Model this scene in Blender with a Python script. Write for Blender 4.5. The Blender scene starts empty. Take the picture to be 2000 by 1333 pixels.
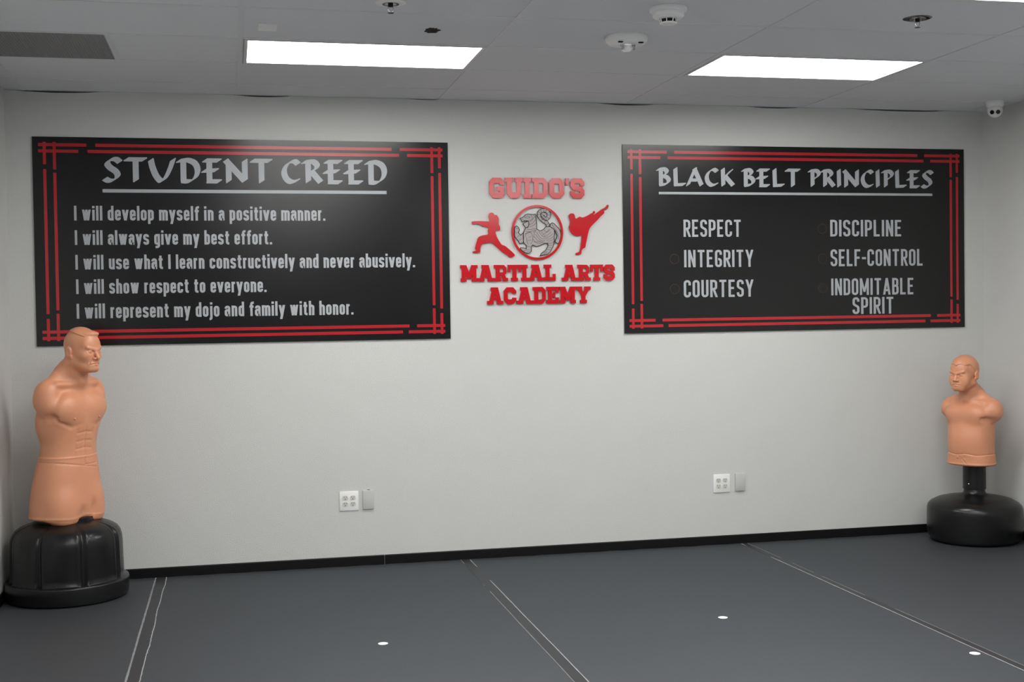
import bpy, bmesh, math, random
import numpy as np
from mathutils import Vector, Matrix

C = bpy.context.scene.collection
S = bpy.context.scene

# ------------------------------------------------------------------ camera
cam_d = bpy.data.cameras.new('camera')
cam_d.sensor_fit = 'HORIZONTAL'
cam_d.sensor_width = 36.0
cam_d.lens = 43.968
cam_d.clip_start = 0.05
cam = bpy.data.objects.new('camera', cam_d)
C.objects.link(cam)
_r = Vector((0.97585, -0.21795, -0.01487)); _u = Vector((0.01975, 0.02022, 0.9996)); _f = Vector((0.21756, 0.97575, -0.02404))
cam.matrix_world = Matrix(((_r.x, _u.x, -_f.x, -0.0619), (_r.y, _u.y, -_f.y, -7.7088), (_r.z, _u.z, -_f.z, 1.5563), (0, 0, 0, 1)))
S.camera = cam

# ------------------------------------------------------------------ world, exposure
w = bpy.data.worlds.new('world'); S.world = w; w.use_nodes = True
w.node_tree.nodes['Background'].inputs[0].default_value = (0, 0, 0, 1)
w.node_tree.nodes['Background'].inputs[1].default_value = 0.0
S.view_settings.view_transform = 'Standard'
S.view_settings.look = 'None'
S.view_settings.gamma = 1.0
S.view_settings.exposure = 0.0
S.view_settings.use_curve_mapping = False
S.cycles.use_denoising = True
S.cycles.max_bounces = 10
S.cycles.diffuse_bounces = 6
LIGHT_STRENGTH = 18.6         # ceiling diffusers

# ------------------------------------------------------------------ room numbers (metres; back wall y = 0, mat top z = 0)
XL, XR, YB, ZC = -1.324, 4.994, -10.0, 2.878
G = 1.2192; H = 0.6096
GY = 0.356                    # first cross bar of the ceiling grid, distance from the wall
def rowy(j): return -(GY + j * H)

# ------------------------------------------------------------------ materials
def mat(name, col, rough=0.5, spec=0.5, metal=0.0, bump=None, vary=0.0, vscale=8.0, emit=None, rvary=0.0, coat=0.0):
    m = bpy.data.materials.new(name); m.use_nodes = True
    nt = m.node_tree; b = nt.nodes['Principled BSDF']
    b.inputs['Base Color'].default_value = (*col, 1); b.inputs['Roughness'].default_value = rough
    b.inputs['Specular IOR Level'].default_value = spec; b.inputs['Metallic'].default_value = metal
    b.inputs['Coat Weight'].default_value = coat
    tc = nt.nodes.new('ShaderNodeTexCoord')
    if vary or rvary:
        n = nt.nodes.new('ShaderNodeTexNoise'); n.inputs['Scale'].default_value = vscale; n.inputs['Detail'].default_value = 6
        nt.links.new(tc.outputs['Object'], n.inputs['Vector'])
        if vary:
            mx = nt.nodes.new('ShaderNodeMix'); mx.data_type = 'RGBA'
            mx.inputs['A'].default_value = (*[c * (1 - vary) for c in col], 1)
            mx.inputs['B'].default_value = (*[min(1, c * (1 + vary)) for c in col], 1)
            nt.links.new(n.outputs['Fac'], mx.inputs['Factor']); nt.links.new(mx.outputs['Result'], b.inputs['Base Color'])
        if rvary:
            mr = nt.nodes.new('ShaderNodeMapRange'); mr.inputs['To Min'].default_value = rough - rvary; mr.inputs['To Max'].default_value = rough + rvary
            nt.links.new(n.outputs['Fac'], mr.inputs['Value']); nt.links.new(mr.outputs['Result'], b.inputs['Roughness'])
    if bump:
        sc, st, dist = bump
        n2 = nt.nodes.new('ShaderNodeTexNoise'); n2.inputs['Scale'].default_value = sc; n2.inputs['Detail'].default_value = 3
        nt.links.new(tc.outputs['Object'], n2.inputs['Vector'])
        bp = nt.nodes.new('ShaderNodeBump'); bp.inputs['Strength'].default_value = st; bp.inputs['Distance'].default_value = dist
        nt.links.new(n2.outputs['Fac'], bp.inputs['Height']); nt.links.new(bp.outputs['Normal'], b.inputs['Normal'])
    if emit:
        b.inputs['Emission Color'].default_value = (*emit[0], 1); b.inputs['Emission Strength'].default_value = emit[1]
    return m

M = dict(
    wall=mat('wall_paint', (0.585, 0.592, 0.572), 0.75, 0.25, bump=(190, 0.6, 0.004), vary=0.02, vscale=3),
    tile=mat('ceiling_tile', (0.70, 0.71, 0.735), 0.95, 0.1, bump=(420, 0.5, 0.003), vary=0.10, vscale=260),
    bar=mat('grid_bar_white', (0.66, 0.67, 0.69), 0.5, 0.3, vary=0.03),
    base=mat('baseboard_rubber', (0.004, 0.004, 0.0045), 0.5, 0.2, vary=0.1, vscale=30),
    joint=mat('pale_joint', (0.45, 0.45, 0.43), 0.8),
    frontdark=mat('front_wall_darkened', (0.12, 0.12, 0.125), 0.8, 0.2, vary=0.03),  # unseen wall made dark to weaken its reflection in the signs
    bounce_concrete=mat('bounce_concrete', (0.52, 0.54, 0.57), 0.9, vary=0.1),  # pale, cool floor out of view, chosen to bounce light onto the ceiling
    signblack=mat('sign_black_film', (0.0028, 0.0029, 0.0032), 0.22, 0.50, rvary=0.02, vscale=3),
    signgrey=mat('sign_silver_lettering', (0.37, 0.39, 0.41), 0.4, 0.4, vary=0.03, vscale=40),
    signred=mat('sign_red_stripe', (0.42, 0.010, 0.016), 0.20, 0.6, vary=0.04, vscale=20),
    ringred=mat('sign_dull_red_ring', (0.07, 0.028, 0.026), 0.45, 0.3, vary=0.05, vscale=60),
    red=mat('red_acrylic', (0.50, 0.006, 0.012), 0.13, 0.6, vary=0.04, vscale=30),
    tiger=mat('tiger_grey', (0.36, 0.325, 0.32), 0.4, 0.4, vary=0.05, vscale=60),
    ink=mat('black_ink', (0.012, 0.011, 0.011), 0.4, 0.4, vary=0.05, vscale=60),
    skin=mat('tan_vinyl', (0.66, 0.290, 0.162), 0.40, 0.45, bump=(600, 0.12, 0.001), vary=0.06, vscale=14),
    black=mat('black_plastic', (0.0065, 0.0065, 0.007), 0.29, 0.38, bump=(300, 0.05, 0.001), vary=0.1, vscale=20, rvary=0.04),
    white=mat('white_plastic', (0.80, 0.80, 0.79), 0.35, 0.5, vary=0.01),
    device=mat('device_white', (0.82, 0.82, 0.81), 0.45, 0.4, vary=0.02),
    recept=mat('ivory_receptacle', (0.58, 0.57, 0.52), 0.4, 0.5, vary=0.02),
    greyplate=mat('painted_grey_plate', (0.50, 0.505, 0.49), 0.55, 0.3, vary=0.02),
    dark=mat('dark_slot', (0.01, 0.01, 0.01), 0.7, 0.2, vary=0.05),
    lens=mat('black_glass', (0.006, 0.006, 0.007), 0.08, 0.6, vary=0.02),
    chrome=mat('bright_metal', (0.75, 0.75, 0.74), 0.18, 0.5, metal=1.0, vary=0.02),
    strobe=mat('clear_strobe', (0.93, 0.93, 0.93), 0.08, 0.8, vary=0.02),
    grille=mat('grille_grey', (0.36, 0.36, 0.355), 0.7, 0.2, vary=0.06, vscale=40),
    torn=mat('torn_fibre', (0.055, 0.05, 0.045), 0.95, 0.05, vary=0.3, vscale=80),
    dot=mat('white_floor_sticker', (0.93, 0.93, 0.92), 0.5, 0.4, vary=0.01),
    tape=mat('black_seam_tape', (0.018, 0.0195, 0.023), 0.48, 0.5, vary=0.1, vscale=20),
    edge=mat('dusty_tape_edge', (0.22, 0.225, 0.23), 0.6, 0.3, vary=0.25, vscale=12),
    edgepale=mat('pale_tape_edge', (0.34, 0.345, 0.35), 0.6, 0.3, vary=0.3, vscale=12),
    diffuser=mat('light_diffuser', (0.9, 0.9, 0.9), 0.6, 0.2, emit=((1.0, 0.985, 0.965), LIGHT_STRENGTH)),
    frame=mat('light_frame', (0.62, 0.62, 0.62), 0.35, 0.4, vary=0.02),
)

# floor mat vinyl: fine woven bump, faint streaks along x
def mat_floor():
    m = mat('mat_vinyl', (0.036, 0.038, 0.042), 0.50, 0.5)
    nt = m.node_tree; b = nt.nodes['Principled BSDF']
    tc = [n for n in nt.nodes if n.type == 'TEX_COORD'][0]
    mp = nt.nodes.new('ShaderNodeMapping'); mp.inputs['Scale'].default_value = (0.7, 60, 1)
    n = nt.nodes.new('ShaderNodeTexNoise'); n.inputs['Scale'].default_value = 1.6; n.inputs['Detail'].default_value = 8; n.inputs['Roughness'].default_value = 0.7
    nt.links.new(tc.outputs['Object'], mp.inputs['Vector']); nt.links.new(mp.outputs['Vector'], n.inputs['Vector'])
    cr = nt.nodes.new('ShaderNodeValToRGB')
    cr.color_ramp.elements[0].position = 0.30; cr.color_ramp.elements[0].color = (0.006, 0.007, 0.009, 1)
    cr.color_ramp.elements[1].position = 0.80; cr.color_ramp.elements[1].color = (0.014, 0.016, 0.019, 1)
    nt.links.new(n.outputs['Fac'], cr.inputs['Fac']); nt.links.new(cr.outputs['Color'], b.inputs['Base Color'])
    wv = nt.nodes.new('ShaderNodeTexNoise'); wv.inputs['Scale'].default_value = 330; wv.inputs['Detail'].default_value = 2
    nt.links.new(tc.outputs['Object'], wv.inputs['Vector'])
    bp = nt.nodes.new('ShaderNodeBump'); bp.inputs['Strength'].default_value = 0.35; bp.inputs['Distance'].default_value = 0.002
    nt.links.new(wv.outputs['Fac'], bp.inputs['Height']); nt.links.new(bp.outputs['Normal'], b.inputs['Normal'])
    # woven vinyl: matt body with a broad sheen that does not climb at grazing angles
    d = nt.nodes.new('ShaderNodeBsdfDiffuse'); g = nt.nodes.new('ShaderNodeBsdfGlossy'); mx = nt.nodes.new('ShaderNodeMixShader')
    g.inputs['Roughness'].default_value = 0.54; g.inputs['Color'].default_value = (0.90, 0.95, 1.0, 1); mx.inputs['Fac'].default_value = 0.125
    nt.links.new(cr.outputs['Color'], d.inputs['Color'])
    for q in (d, g): nt.links.new(bp.outputs['Normal'], q.inputs['Normal'])
    nt.links.new(d.outputs[0], mx.inputs[1]); nt.links.new(g.outputs[0], mx.inputs[2])
    out = [n for n in nt.nodes if n.type == 'OUTPUT_MATERIAL'][0]; nt.links.new(mx.outputs[0], out.inputs['Surface'])
    nt.nodes.remove(b)
    return m
M['mat'] = mat_floor()

# ------------------------------------------------------------------ helpers
def tag(o, label=None, cat=None, group=None, kind=None):
    if label: o['label'] = label
    if cat: o['category'] = cat
    if group: o['group'] = group
    if kind: o['kind'] = kind
    return o
def thing(name, label, cat, loc=(0, 0, 0), rotz=0.0, group=None):
    o = bpy.data.objects.new(name, None); C.objects.link(o)
    o.location = loc; o.rotation_euler = (0, 0, rotz); o.empty_display_size = 0.05
    return tag(o, label, cat, group)
def obj(name, bm, m, parent=None, smooth=False, loc=None):
    me = bpy.data.meshes.new(name)
    if isinstance(bm, bmesh.types.BMesh):
        bmesh.ops.recalc_face_normals(bm, faces=bm.faces[:]); bm.to_mesh(me); bm.free()
    else:
        v, f = bm; me.from_pydata([tuple(p) for p in v], [], [tuple(q) for q in f]); me.update()
    me.materials.append(m)
    if smooth:
        for p in me.polygons: p.use_smooth = True
        if smooth != 'all':
            try: me.set_sharp_from_angle(angle=math.radians(smooth))
            except Exception: pass
    o = bpy.data.objects.new(name, me); C.objects.link(o)
    if parent: o.parent = parent
    if loc: o.location = loc
    return o
def struct(name, bm, m, label=None):
    o = obj(name, bm, m); o['kind'] = 'structure'
    return o
def box(bm, x0, x1, y0, y1, z0, z1):
    v = [bm.verts.new((x, y, z)) for x in (x0, x1) for y in (y0, y1) for z in (z0, z1)]
    for q in ((0, 1, 3, 2), (4, 6, 7, 5), (0, 4, 5, 1), (2, 3, 7, 6), (0, 2, 6, 4), (1, 5, 7, 3)): bm.faces.new([v[i] for i in q])
    return v
def bevbox(x0, x1, y0, y1, z0, z1, r, seg=2):
    bm = bmesh.new(); box(bm, x0, x1, y0, y1, z0, z1)
    bmesh.ops.recalc_face_normals(bm, faces=bm.faces[:])
    bmesh.ops.bevel(bm, geom=bm.edges[:], offset=r, segments=seg, affect='EDGES', profile=0.5)
    return bm
def prism(bm, poly, y0, dep):
    """polygon in the wall plane (x, z), from y0 (back) out to y0-dep (front)"""
    n = len(poly)
    a = sum(poly[i][0] * poly[(i + 1) % n][1] - poly[(i + 1) % n][0] * poly[i][1] for i in range(n))
    if abs(a) < 1e-9: return
    if a < 0: poly = poly[::-1]
    f = [bm.verts.new((p[0], y0 - dep, p[1])) for p in poly]; k = [bm.verts.new((p[0], y0, p[1])) for p in poly]
    bm.faces.new(f); bm.faces.new(k[::-1])
    for i in range(n):
        j = (i + 1) % n; bm.faces.new((f[i], k[i], k[j], f[j]))
def lathe(prof, seg=64, rfun=None):
    """prof: list of (r, z)"""
    bm = bmesh.new(); rings = []
    for r, z in prof:
        if r < 1e-6: rings.append([bm.verts.new((0, 0, z))]); continue
        ring = []
        for i in range(seg):
            a = 2 * math.pi * i / seg; rr = r * (rfun(a, z, r) if rfun else 1)
            ring.append(bm.verts.new((rr * math.cos(a), rr * math.sin(a), z)))
        rings.append(ring)
    for A, B in zip(rings, rings[1:]):
        if len(A) == 1 and len(B) == 1: continue
        for i in range(seg):
            j = (i + 1) % seg
            if len(A) == 1: bm.faces.new((A[0], B[j], B[i]))
            elif len(B) == 1: bm.faces.new((A[i], A[j], B[0]))
            else: bm.faces.new((A[i], A[j], B[j], B[i]))
    return bm
def tube(bm, pts, r, seg=8):
    rings = []
    for i, p in enumerate(pts):
        p = Vector(p); d = (Vector(pts[min(i + 1, len(pts) - 1)]) - Vector(pts[max(i - 1, 0)])).normalized()
        a = d.orthogonal().normalized(); b = d.cross(a)
        rings.append([bm.verts.new(p + (a * math.cos(2 * math.pi * k / seg) + b * math.sin(2 * math.pi * k / seg)) * r) for k in range(seg)])
    for A, B in zip(rings, rings[1:]):
        # match the closest start to avoid twist
        s = min(range(seg), key=lambda k: (B[k].co - A[0].co).length); B[:] = B[s:] + B[:s]
        for k in range(seg):
            j = (k + 1) % seg; bm.faces.new((A[k], A[j], B[j], B[k]))
    bm.faces.new(rings[0][::-1]); bm.faces.new(rings[-1])
def copy_tree(o, parent=None):
    c = o.copy(); C.objects.link(c)
    if parent: c.parent = parent
    for ch in list(o.children): copy_tree(ch, c)
    return c

# ------------------------------------------------------------------ 2-D stroke tools for lettering
def fillet(path, r, n=5, closed=False):
    out = []; N = len(path)
    for i, p in enumerate(path):
        if not closed and i in (0, N - 1): out.append(p); continue
        a, b = path[i - 1], path[(i + 1) % N]
        v1 = Vector((a[0] - p[0], a[1] - p[1])); v2 = Vector((b[0] - p[0], b[1] - p[1]))
        if v1.length < 1e-9 or v2.length < 1e-9: out.append(p); continue
        ang = v1.angle(v2)
        if ang > 3.1: out.append(p); continue
        t = min(r / math.tan(ang / 2), v1.length * (0.5 if closed or i > 1 else 0.98), v2.length * (0.5 if closed or i < N - 2 else 0.98))
        P = Vector(p); s = P + v1.normalized() * t; e = P + v2.normalized() * t
        if n == 1: out += [tuple(s), tuple(e)]; continue
        rr = t * math.tan(ang / 2); bis = (v1.normalized() + v2.normalized()).normalized(); c = P + bis * (rr / math.sin(ang / 2))
        a0 = math.atan2(s.y - c.y, s.x - c.x); a1 = math.atan2(e.y - c.y, e.x - c.x); d = (a1 - a0 + math.pi) % (2 * math.pi) - math.pi
        for k in range(n + 1):
            q = a0 + d * k / n; out.append((c.x + rr * math.cos(q), c.y + rr * math.sin(q)))
    return out
def ribbon(path, wd, closed=False):
    """quads covering a stroke of width wd along path, mitred"""
    pts = [Vector(path[0])]
    for p in path[1:]:
        if (Vector(p) - pts[-1]).length > 1e-6: pts.append(Vector(p))
    if closed and (pts[0] - pts[-1]).length < 1e-6: pts.pop()
    n = len(pts); L = []; R_ = []
    for i in range(n):
        if closed or 0 < i < n - 1:
            d1 = (pts[i] - pts[i - 1]).normalized(); d2 = (pts[(i + 1) % n] - pts[i]).normalized()
        elif i == 0: d1 = d2 = (pts[1] - pts[0]).normalized()
        else: d1 = d2 = (pts[-1] - pts[-2]).normalized()
        t = (d1 + d2)
        t = t.normalized() if t.length > 1e-6 else d1
        nv = Vector((-t.y, t.x)); c = max(0.35, nv.dot(Vector((-d1.y, d1.x))))
        L.append(pts[i] + nv * (wd / 2 / c)); R_.append(pts[i] - nv * (wd / 2 / c))
    m = n if closed else n - 1
    return [[tuple(R_[i]), tuple(R_[(i + 1) % n]), tuple(L[(i + 1) % n]), tuple(L[i])] for i in range(m)]
def spline(pts, n=7):
    if len(pts) < 3: return pts
    out = []
    P = [pts[0]] + list(pts) + [pts[-1]]
    for i in range(1, len(P) - 2):
        p0, p1, p2, p3 = P[i - 1], P[i], P[i + 1], P[i + 2]
        for k in range(n):
            t = k / n
            out.append(tuple(0.5 * (2 * p1[a] + (p2[a] - p0[a]) * t + (2 * p0[a] - 5 * p1[a] + 4 * p2[a] - p3[a]) * t * t + (3 * p1[a] - p0[a] - 3 * p2[a] + p3[a]) * t ** 3) for a in (0, 1)))
    return out + [tuple(pts[-1])]
def hull(pts):
    pts = sorted(set((round(p[0], 6), round(p[1], 6)) for p in pts))
    def half(ps):
        h = []
        for p in ps:
            while len(h) > 1 and (h[-1][0] - h[-2][0]) * (p[1] - h[-2][1]) - (h[-1][1] - h[-2][1]) * (p[0] - h[-2][0]) <= 0: h.pop()
            h.append(p)
        return h
    a = half(pts); b = half(pts[::-1]); return a[:-1] + b[:-1]
def nib(path, n=(0.195, 0.130), t=0.035):
    d = Vector(n); e = Vector((-d.y, d.x)).normalized() * t / 2; d = d / 2
    q = [d + e, d - e, -d - e, -d + e]; out = []
    for a, b in zip(path, path[1:]):
        out.append(hull([(a[0] + v.x, a[1] + v.y) for v in q] + [(b[0] + v.x, b[1] + v.y) for v in q]))
    return out

# narrow sign-writer sans: every glyph gives (polygons, advance box x0..x1); cap height 1
def sans(ch, t=0.155, xh=0.735, cw=0.27, lw=0.215):
    h = t / 2; X = xh - h; D = -0.235 + h; T = 1 - h; w = lw; P = []
    def s(path, r=None, closed=False):
        if r: path = fillet(path, r, 6, closed)
        P.extend(ribbon(path, t, closed))
    def sl(x0, y0, x1, y1, k=1.06):
        a = t * k / 2; P.append([(x0 - a, y0), (x0 + a, y0), (x1 + a, y1), (x1 - a, y1)])
    W = w
    if ch in 'Il': s([(0, 0), (0, 1)]); W = 0
    elif ch == 'i': s([(0, 0), (0, xh)]); s([(0, 0.83), (0, 0.985)]); W = 0
    elif ch == 'j': s([(0.02, xh), (0.02, D), (-0.10, D)], 0.09); s([(0.02, 0.83), (0.02, 0.985)]); W = 0.02
    elif ch == 'a': s([(w, 0), (w, X), (0.005, X), (0.005, X - 0.13)], 0.095); s([(w, 0.425), (0, 0.425), (0, h), (w, h)], 0.09)
    elif ch == 'b': s([(0, 0), (0, 1)]); s([(0, X), (w, X), (w, h), (0, h)], 0.1)
    elif ch == 'c': s([(w, X - 0.18), (w, X), (0, X), (0, h), (w, h), (w, h + 0.18)], 0.1)
    elif ch == 'd': s([(w, 0), (w, 1)]); s([(w, X), (0, X), (0, h), (w, h)], 0.1)
    elif ch == 'e': s([(0, 0.365), (w + h, 0.365)]); s([(w, 0.33), (w, X), (0, X), (0, h), (w, h), (w, h + 0.14)], 0.1)
    elif ch == 'f': s([(0.06, 0), (0.06, T), (0.22, T)], 0.1); s([(-0.07, X), (0.20, X)]); W = 0.13
    elif ch == 'g': s([(w, X), (0, X), (0, h), (w, h)], 0.1); s([(w, xh), (w, D), (0.0, D)], 0.12)
    elif ch == 'h': s([(0, 0), (0, 1)]); s([(0, 0.4), (0, X), (w, X), (w, 0)], 0.1)
    elif ch == 'n': s([(0, 0), (0, xh)]); s([(0, 0.4), (0, X), (w, X), (w, 0)], 0.1)
    elif ch == 'm':
        s([(0, 0), (0, xh)]); a = 0.205
        s([(0, 0.4), (0, X), (a, X), (a, 0)], 0.095); s([(a, 0.4), (a, X), (2 * a, X), (2 * a, 0)], 0.095); W = 2 * a
    elif ch == 'o': s([(0, X), (w, X), (w, h), (0, h)], 0.105, True)
    elif ch == 'p': s([(0, -0.235), (0, xh)]); s([(0, X), (w, X), (w, h), (0, h)], 0.1)
    elif ch == 'r': s([(0, 0), (0, xh)]); s([(0, 0.42), (0, X), (0.16, X)], 0.1); W = 0.10
    elif ch == 's': s([(w, X - 0.13), (w, X), (0, X), (0, 0.42), (w, 0.31), (w, h), (0, h), (0, h + 0.13)], 0.09)
    elif ch == 't': s([(0.06, 0.92), (0.06, h), (0.21, h)], 0.09); s([(-0.06, X), (0.20, X)]); W = 0.14
    elif ch == 'u': s([(0, xh), (0, h), (w, h), (w, 0.35)], 0.1); s([(w, 0), (w, xh)])
    elif ch == 'v': sl(0.125, 0, -0.01, xh); sl(0.125, 0, 0.26, xh); W = 0.25
    elif ch == 'w':
        for a, b in ((0.11, 0), (0.11, 0.2), (0.29, 0.2), (0.29, 0.4)): sl(a, 0, b, xh, 0.95)
        W = 0.40
    elif ch == 'y': sl(0.13, 0.0, -0.005, xh); sl(0.07, -0.235, 0.26, xh); W = 0.25
    elif ch == '.': s([(0, 0), (0, 0.155)]); W = 0
    elif ch == '-': s([(-h, 0.47), (0.17, 0.47)]); W = 0.10
    else:
        w = cw; W = w
        if ch == 'A': sl(0.0, 0, 0.16, 1, 1); sl(0.32, 0, 0.16, 1, 1); s([(0.06, 0.27), (0.27, 0.27)]); W = 0.32
        elif ch == 'B':
            s([(0, 0), (0, 1)]); s([(0, T), (w - 0.015, T), (w - 0.015, 0.53), (0, 0.53)], 0.11); s([(0, 0.53), (w, 0.53), (w, h), (0, h)], 0.12)
        elif ch == 'C': s([(w, T - 0.24), (w, T), (0, T), (0, h), (w, h), (w, h + 0.24)], 0.13)
        elif ch == 'D': s([(0, 0), (0, 1)]); s([(0, T), (w, T), (w, h), (0, h)], 0.13)
        elif ch == 'E': s([(0, 0), (0, 1)]); s([(0, T), (w + 0.02, T)]); s([(0, 0.52), (w - 0.02, 0.52)]); s([(0, h), (w + 0.02, h)]); W = w - 0.02
        elif ch == 'F': s([(0, 0), (0, 1)]); s([(0, T), (w + 0.02, T)]); s([(0, 0.50), (w - 0.02, 0.50)]); W = w - 0.04
        elif ch == 'G': s([(w, T - 0.22), (w, T), (0, T), (0, h), (w, h), (w, 0.46), (w - 0.14, 0.46)], 0.12)
        elif ch == 'L': s([(0, 0), (0, 1)]); s([(0, h), (w + 0.01, h)]); W = w - 0.03
        elif ch == 'M': s([(0, 0), (0, 1)]); s([(0.40, 0), (0.40, 1)]); sl(0.2, 0.18, 0.0, 1, 0.9); sl(0.2, 0.18, 0.40, 1, 0.9); W = 0.40
        elif ch == 'N': s([(0, 0), (0, 1)]); s([(w + 0.02, 0), (w + 0.02, 1)]); sl(w + 0.02, 0, 0, 1, 0.95); W = w + 0.02
        elif ch == 'O': s([(0, T), (w, T), (w, h), (0, h)], 0.135, True)
        elif ch == 'P': s([(0, 0), (0, 1)]); s([(0, T), (w, T), (w, 0.43), (0, 0.43)], 0.13)
        elif ch == 'R': s([(0, 0), (0, 1)]); s([(0, T), (w, T), (w, 0.47), (0, 0.47)], 0.13); sl(w + 0.03, 0, 0.12, 0.47, 1)
        elif ch == 'S': s([(w, T - 0.2), (w, T), (0, T), (0, 0.58), (w, 0.42), (w, h), (0, h), (0, h + 0.2)], 0.125)
        elif ch == 'T': s([(0.15, 0), (0.15, 1)]); s([(-0.04, T), (0.34, T)]); W = 0.30
        elif ch == 'U': s([(0, 1), (0, h), (w, h), (w, 1)], 0.13)
        elif ch == 'Y': sl(0.16, 0.42, 0.0, 1, 1); sl(0.16, 0.42, 0.32, 1, 1); s([(0.16, 0), (0.16, 0.45)]); W = 0.32
    return P, -h, W + h

# broad-nib calligraphic capitals, cap height 1
STEM = lambda x: [(x, 0.86), (x, 0.14)]
CALL = {
 'S': ([[(0.66, 0.80), (0.52, 0.90), (0.33, 0.88), (0.22, 0.74), (0.32, 0.59), (0.52, 0.44), (0.58, 0.28), (0.46, 0.14), (0.28, 0.10), (0.13, 0.17)]], 0.74),
 'T': ([[(0.13, 0.90), (0.78, 0.90)], [(0.46, 0.88), (0.46, 0.12)]], 0.86),
 'U': ([[(0.12, 0.88), (0.18, 0.6), (0.31, 0.28), (0.48, 0.11), (0.64, 0.24), (0.80, 0.56), (0.92, 0.90)]], 0.98),
 'D': ([STEM(0.28), [(0.12, 0.86), (0.42, 0.90), (0.70, 0.78), (0.80, 0.52), (0.72, 0.26), (0.52, 0.11), (0.28, 0.11)]], 0.90),
 'E': ([STEM(0.30), [(0.14, 0.89), (0.66, 0.89)], [(0.10, 0.50), (0.56, 0.53)], [(0.28, 0.11), (0.66, 0.11)]], 0.76),
 'N': ([[(0.22, 0.78), (0.22, 0.12)], [(0.12, 0.90), (0.80, 0.14)], [(0.82, 0.90), (0.82, 0.16)]], 0.95),
 'C': ([[(0.68, 0.80), (0.52, 0.90), (0.30, 0.80), (0.16, 0.54), (0.22, 0.26), (0.42, 0.11), (0.66, 0.17)]], 0.76),
 'R': ([STEM(0.28), [(0.12, 0.87), (0.44, 0.90), (0.62, 0.76), (0.56, 0.60), (0.36, 0.50)], [(0.40, 0.52), (0.74, 0.12)]], 0.80),
 'B': ([STEM(0.26), [(0.12, 0.87), (0.40, 0.90), (0.56, 0.78), (0.48, 0.62), (0.30, 0.54)], [(0.30, 0.55), (0.54, 0.50), (0.66, 0.34), (0.56, 0.17), (0.28, 0.11)]], 0.76),
 'L': ([[(0.22, 0.92), (0.24, 0.12)], [(0.24, 0.12), (0.66, 0.14)]], 0.72),
 'A': ([[(0.13, 0.12), (0.50, 0.92)], [(0.46, 0.92), (0.82, 0.12)], [(0.26, 0.36), (0.64, 0.36)]], 0.92),
 'K': ([[(0.22, 0.92), (0.24, 0.12)], [(0.66, 0.86), (0.30, 0.52)], [(0.36, 0.54), (0.74, 0.12)]], 0.78),
 'P': ([STEM(0.28), [(0.12, 0.87), (0.44, 0.90), (0.62, 0.76), (0.54, 0.58), (0.34, 0.48)]], 0.66),
 'I': ([[(0.20, 0.92), (0.22, 0.12)]], 0.36),
}
def calligraphic(ch):
    st, W = CALL[ch]; P = []
    for p in st: P += nib(spline(p, 6))
    return P, 0.0, W

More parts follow.
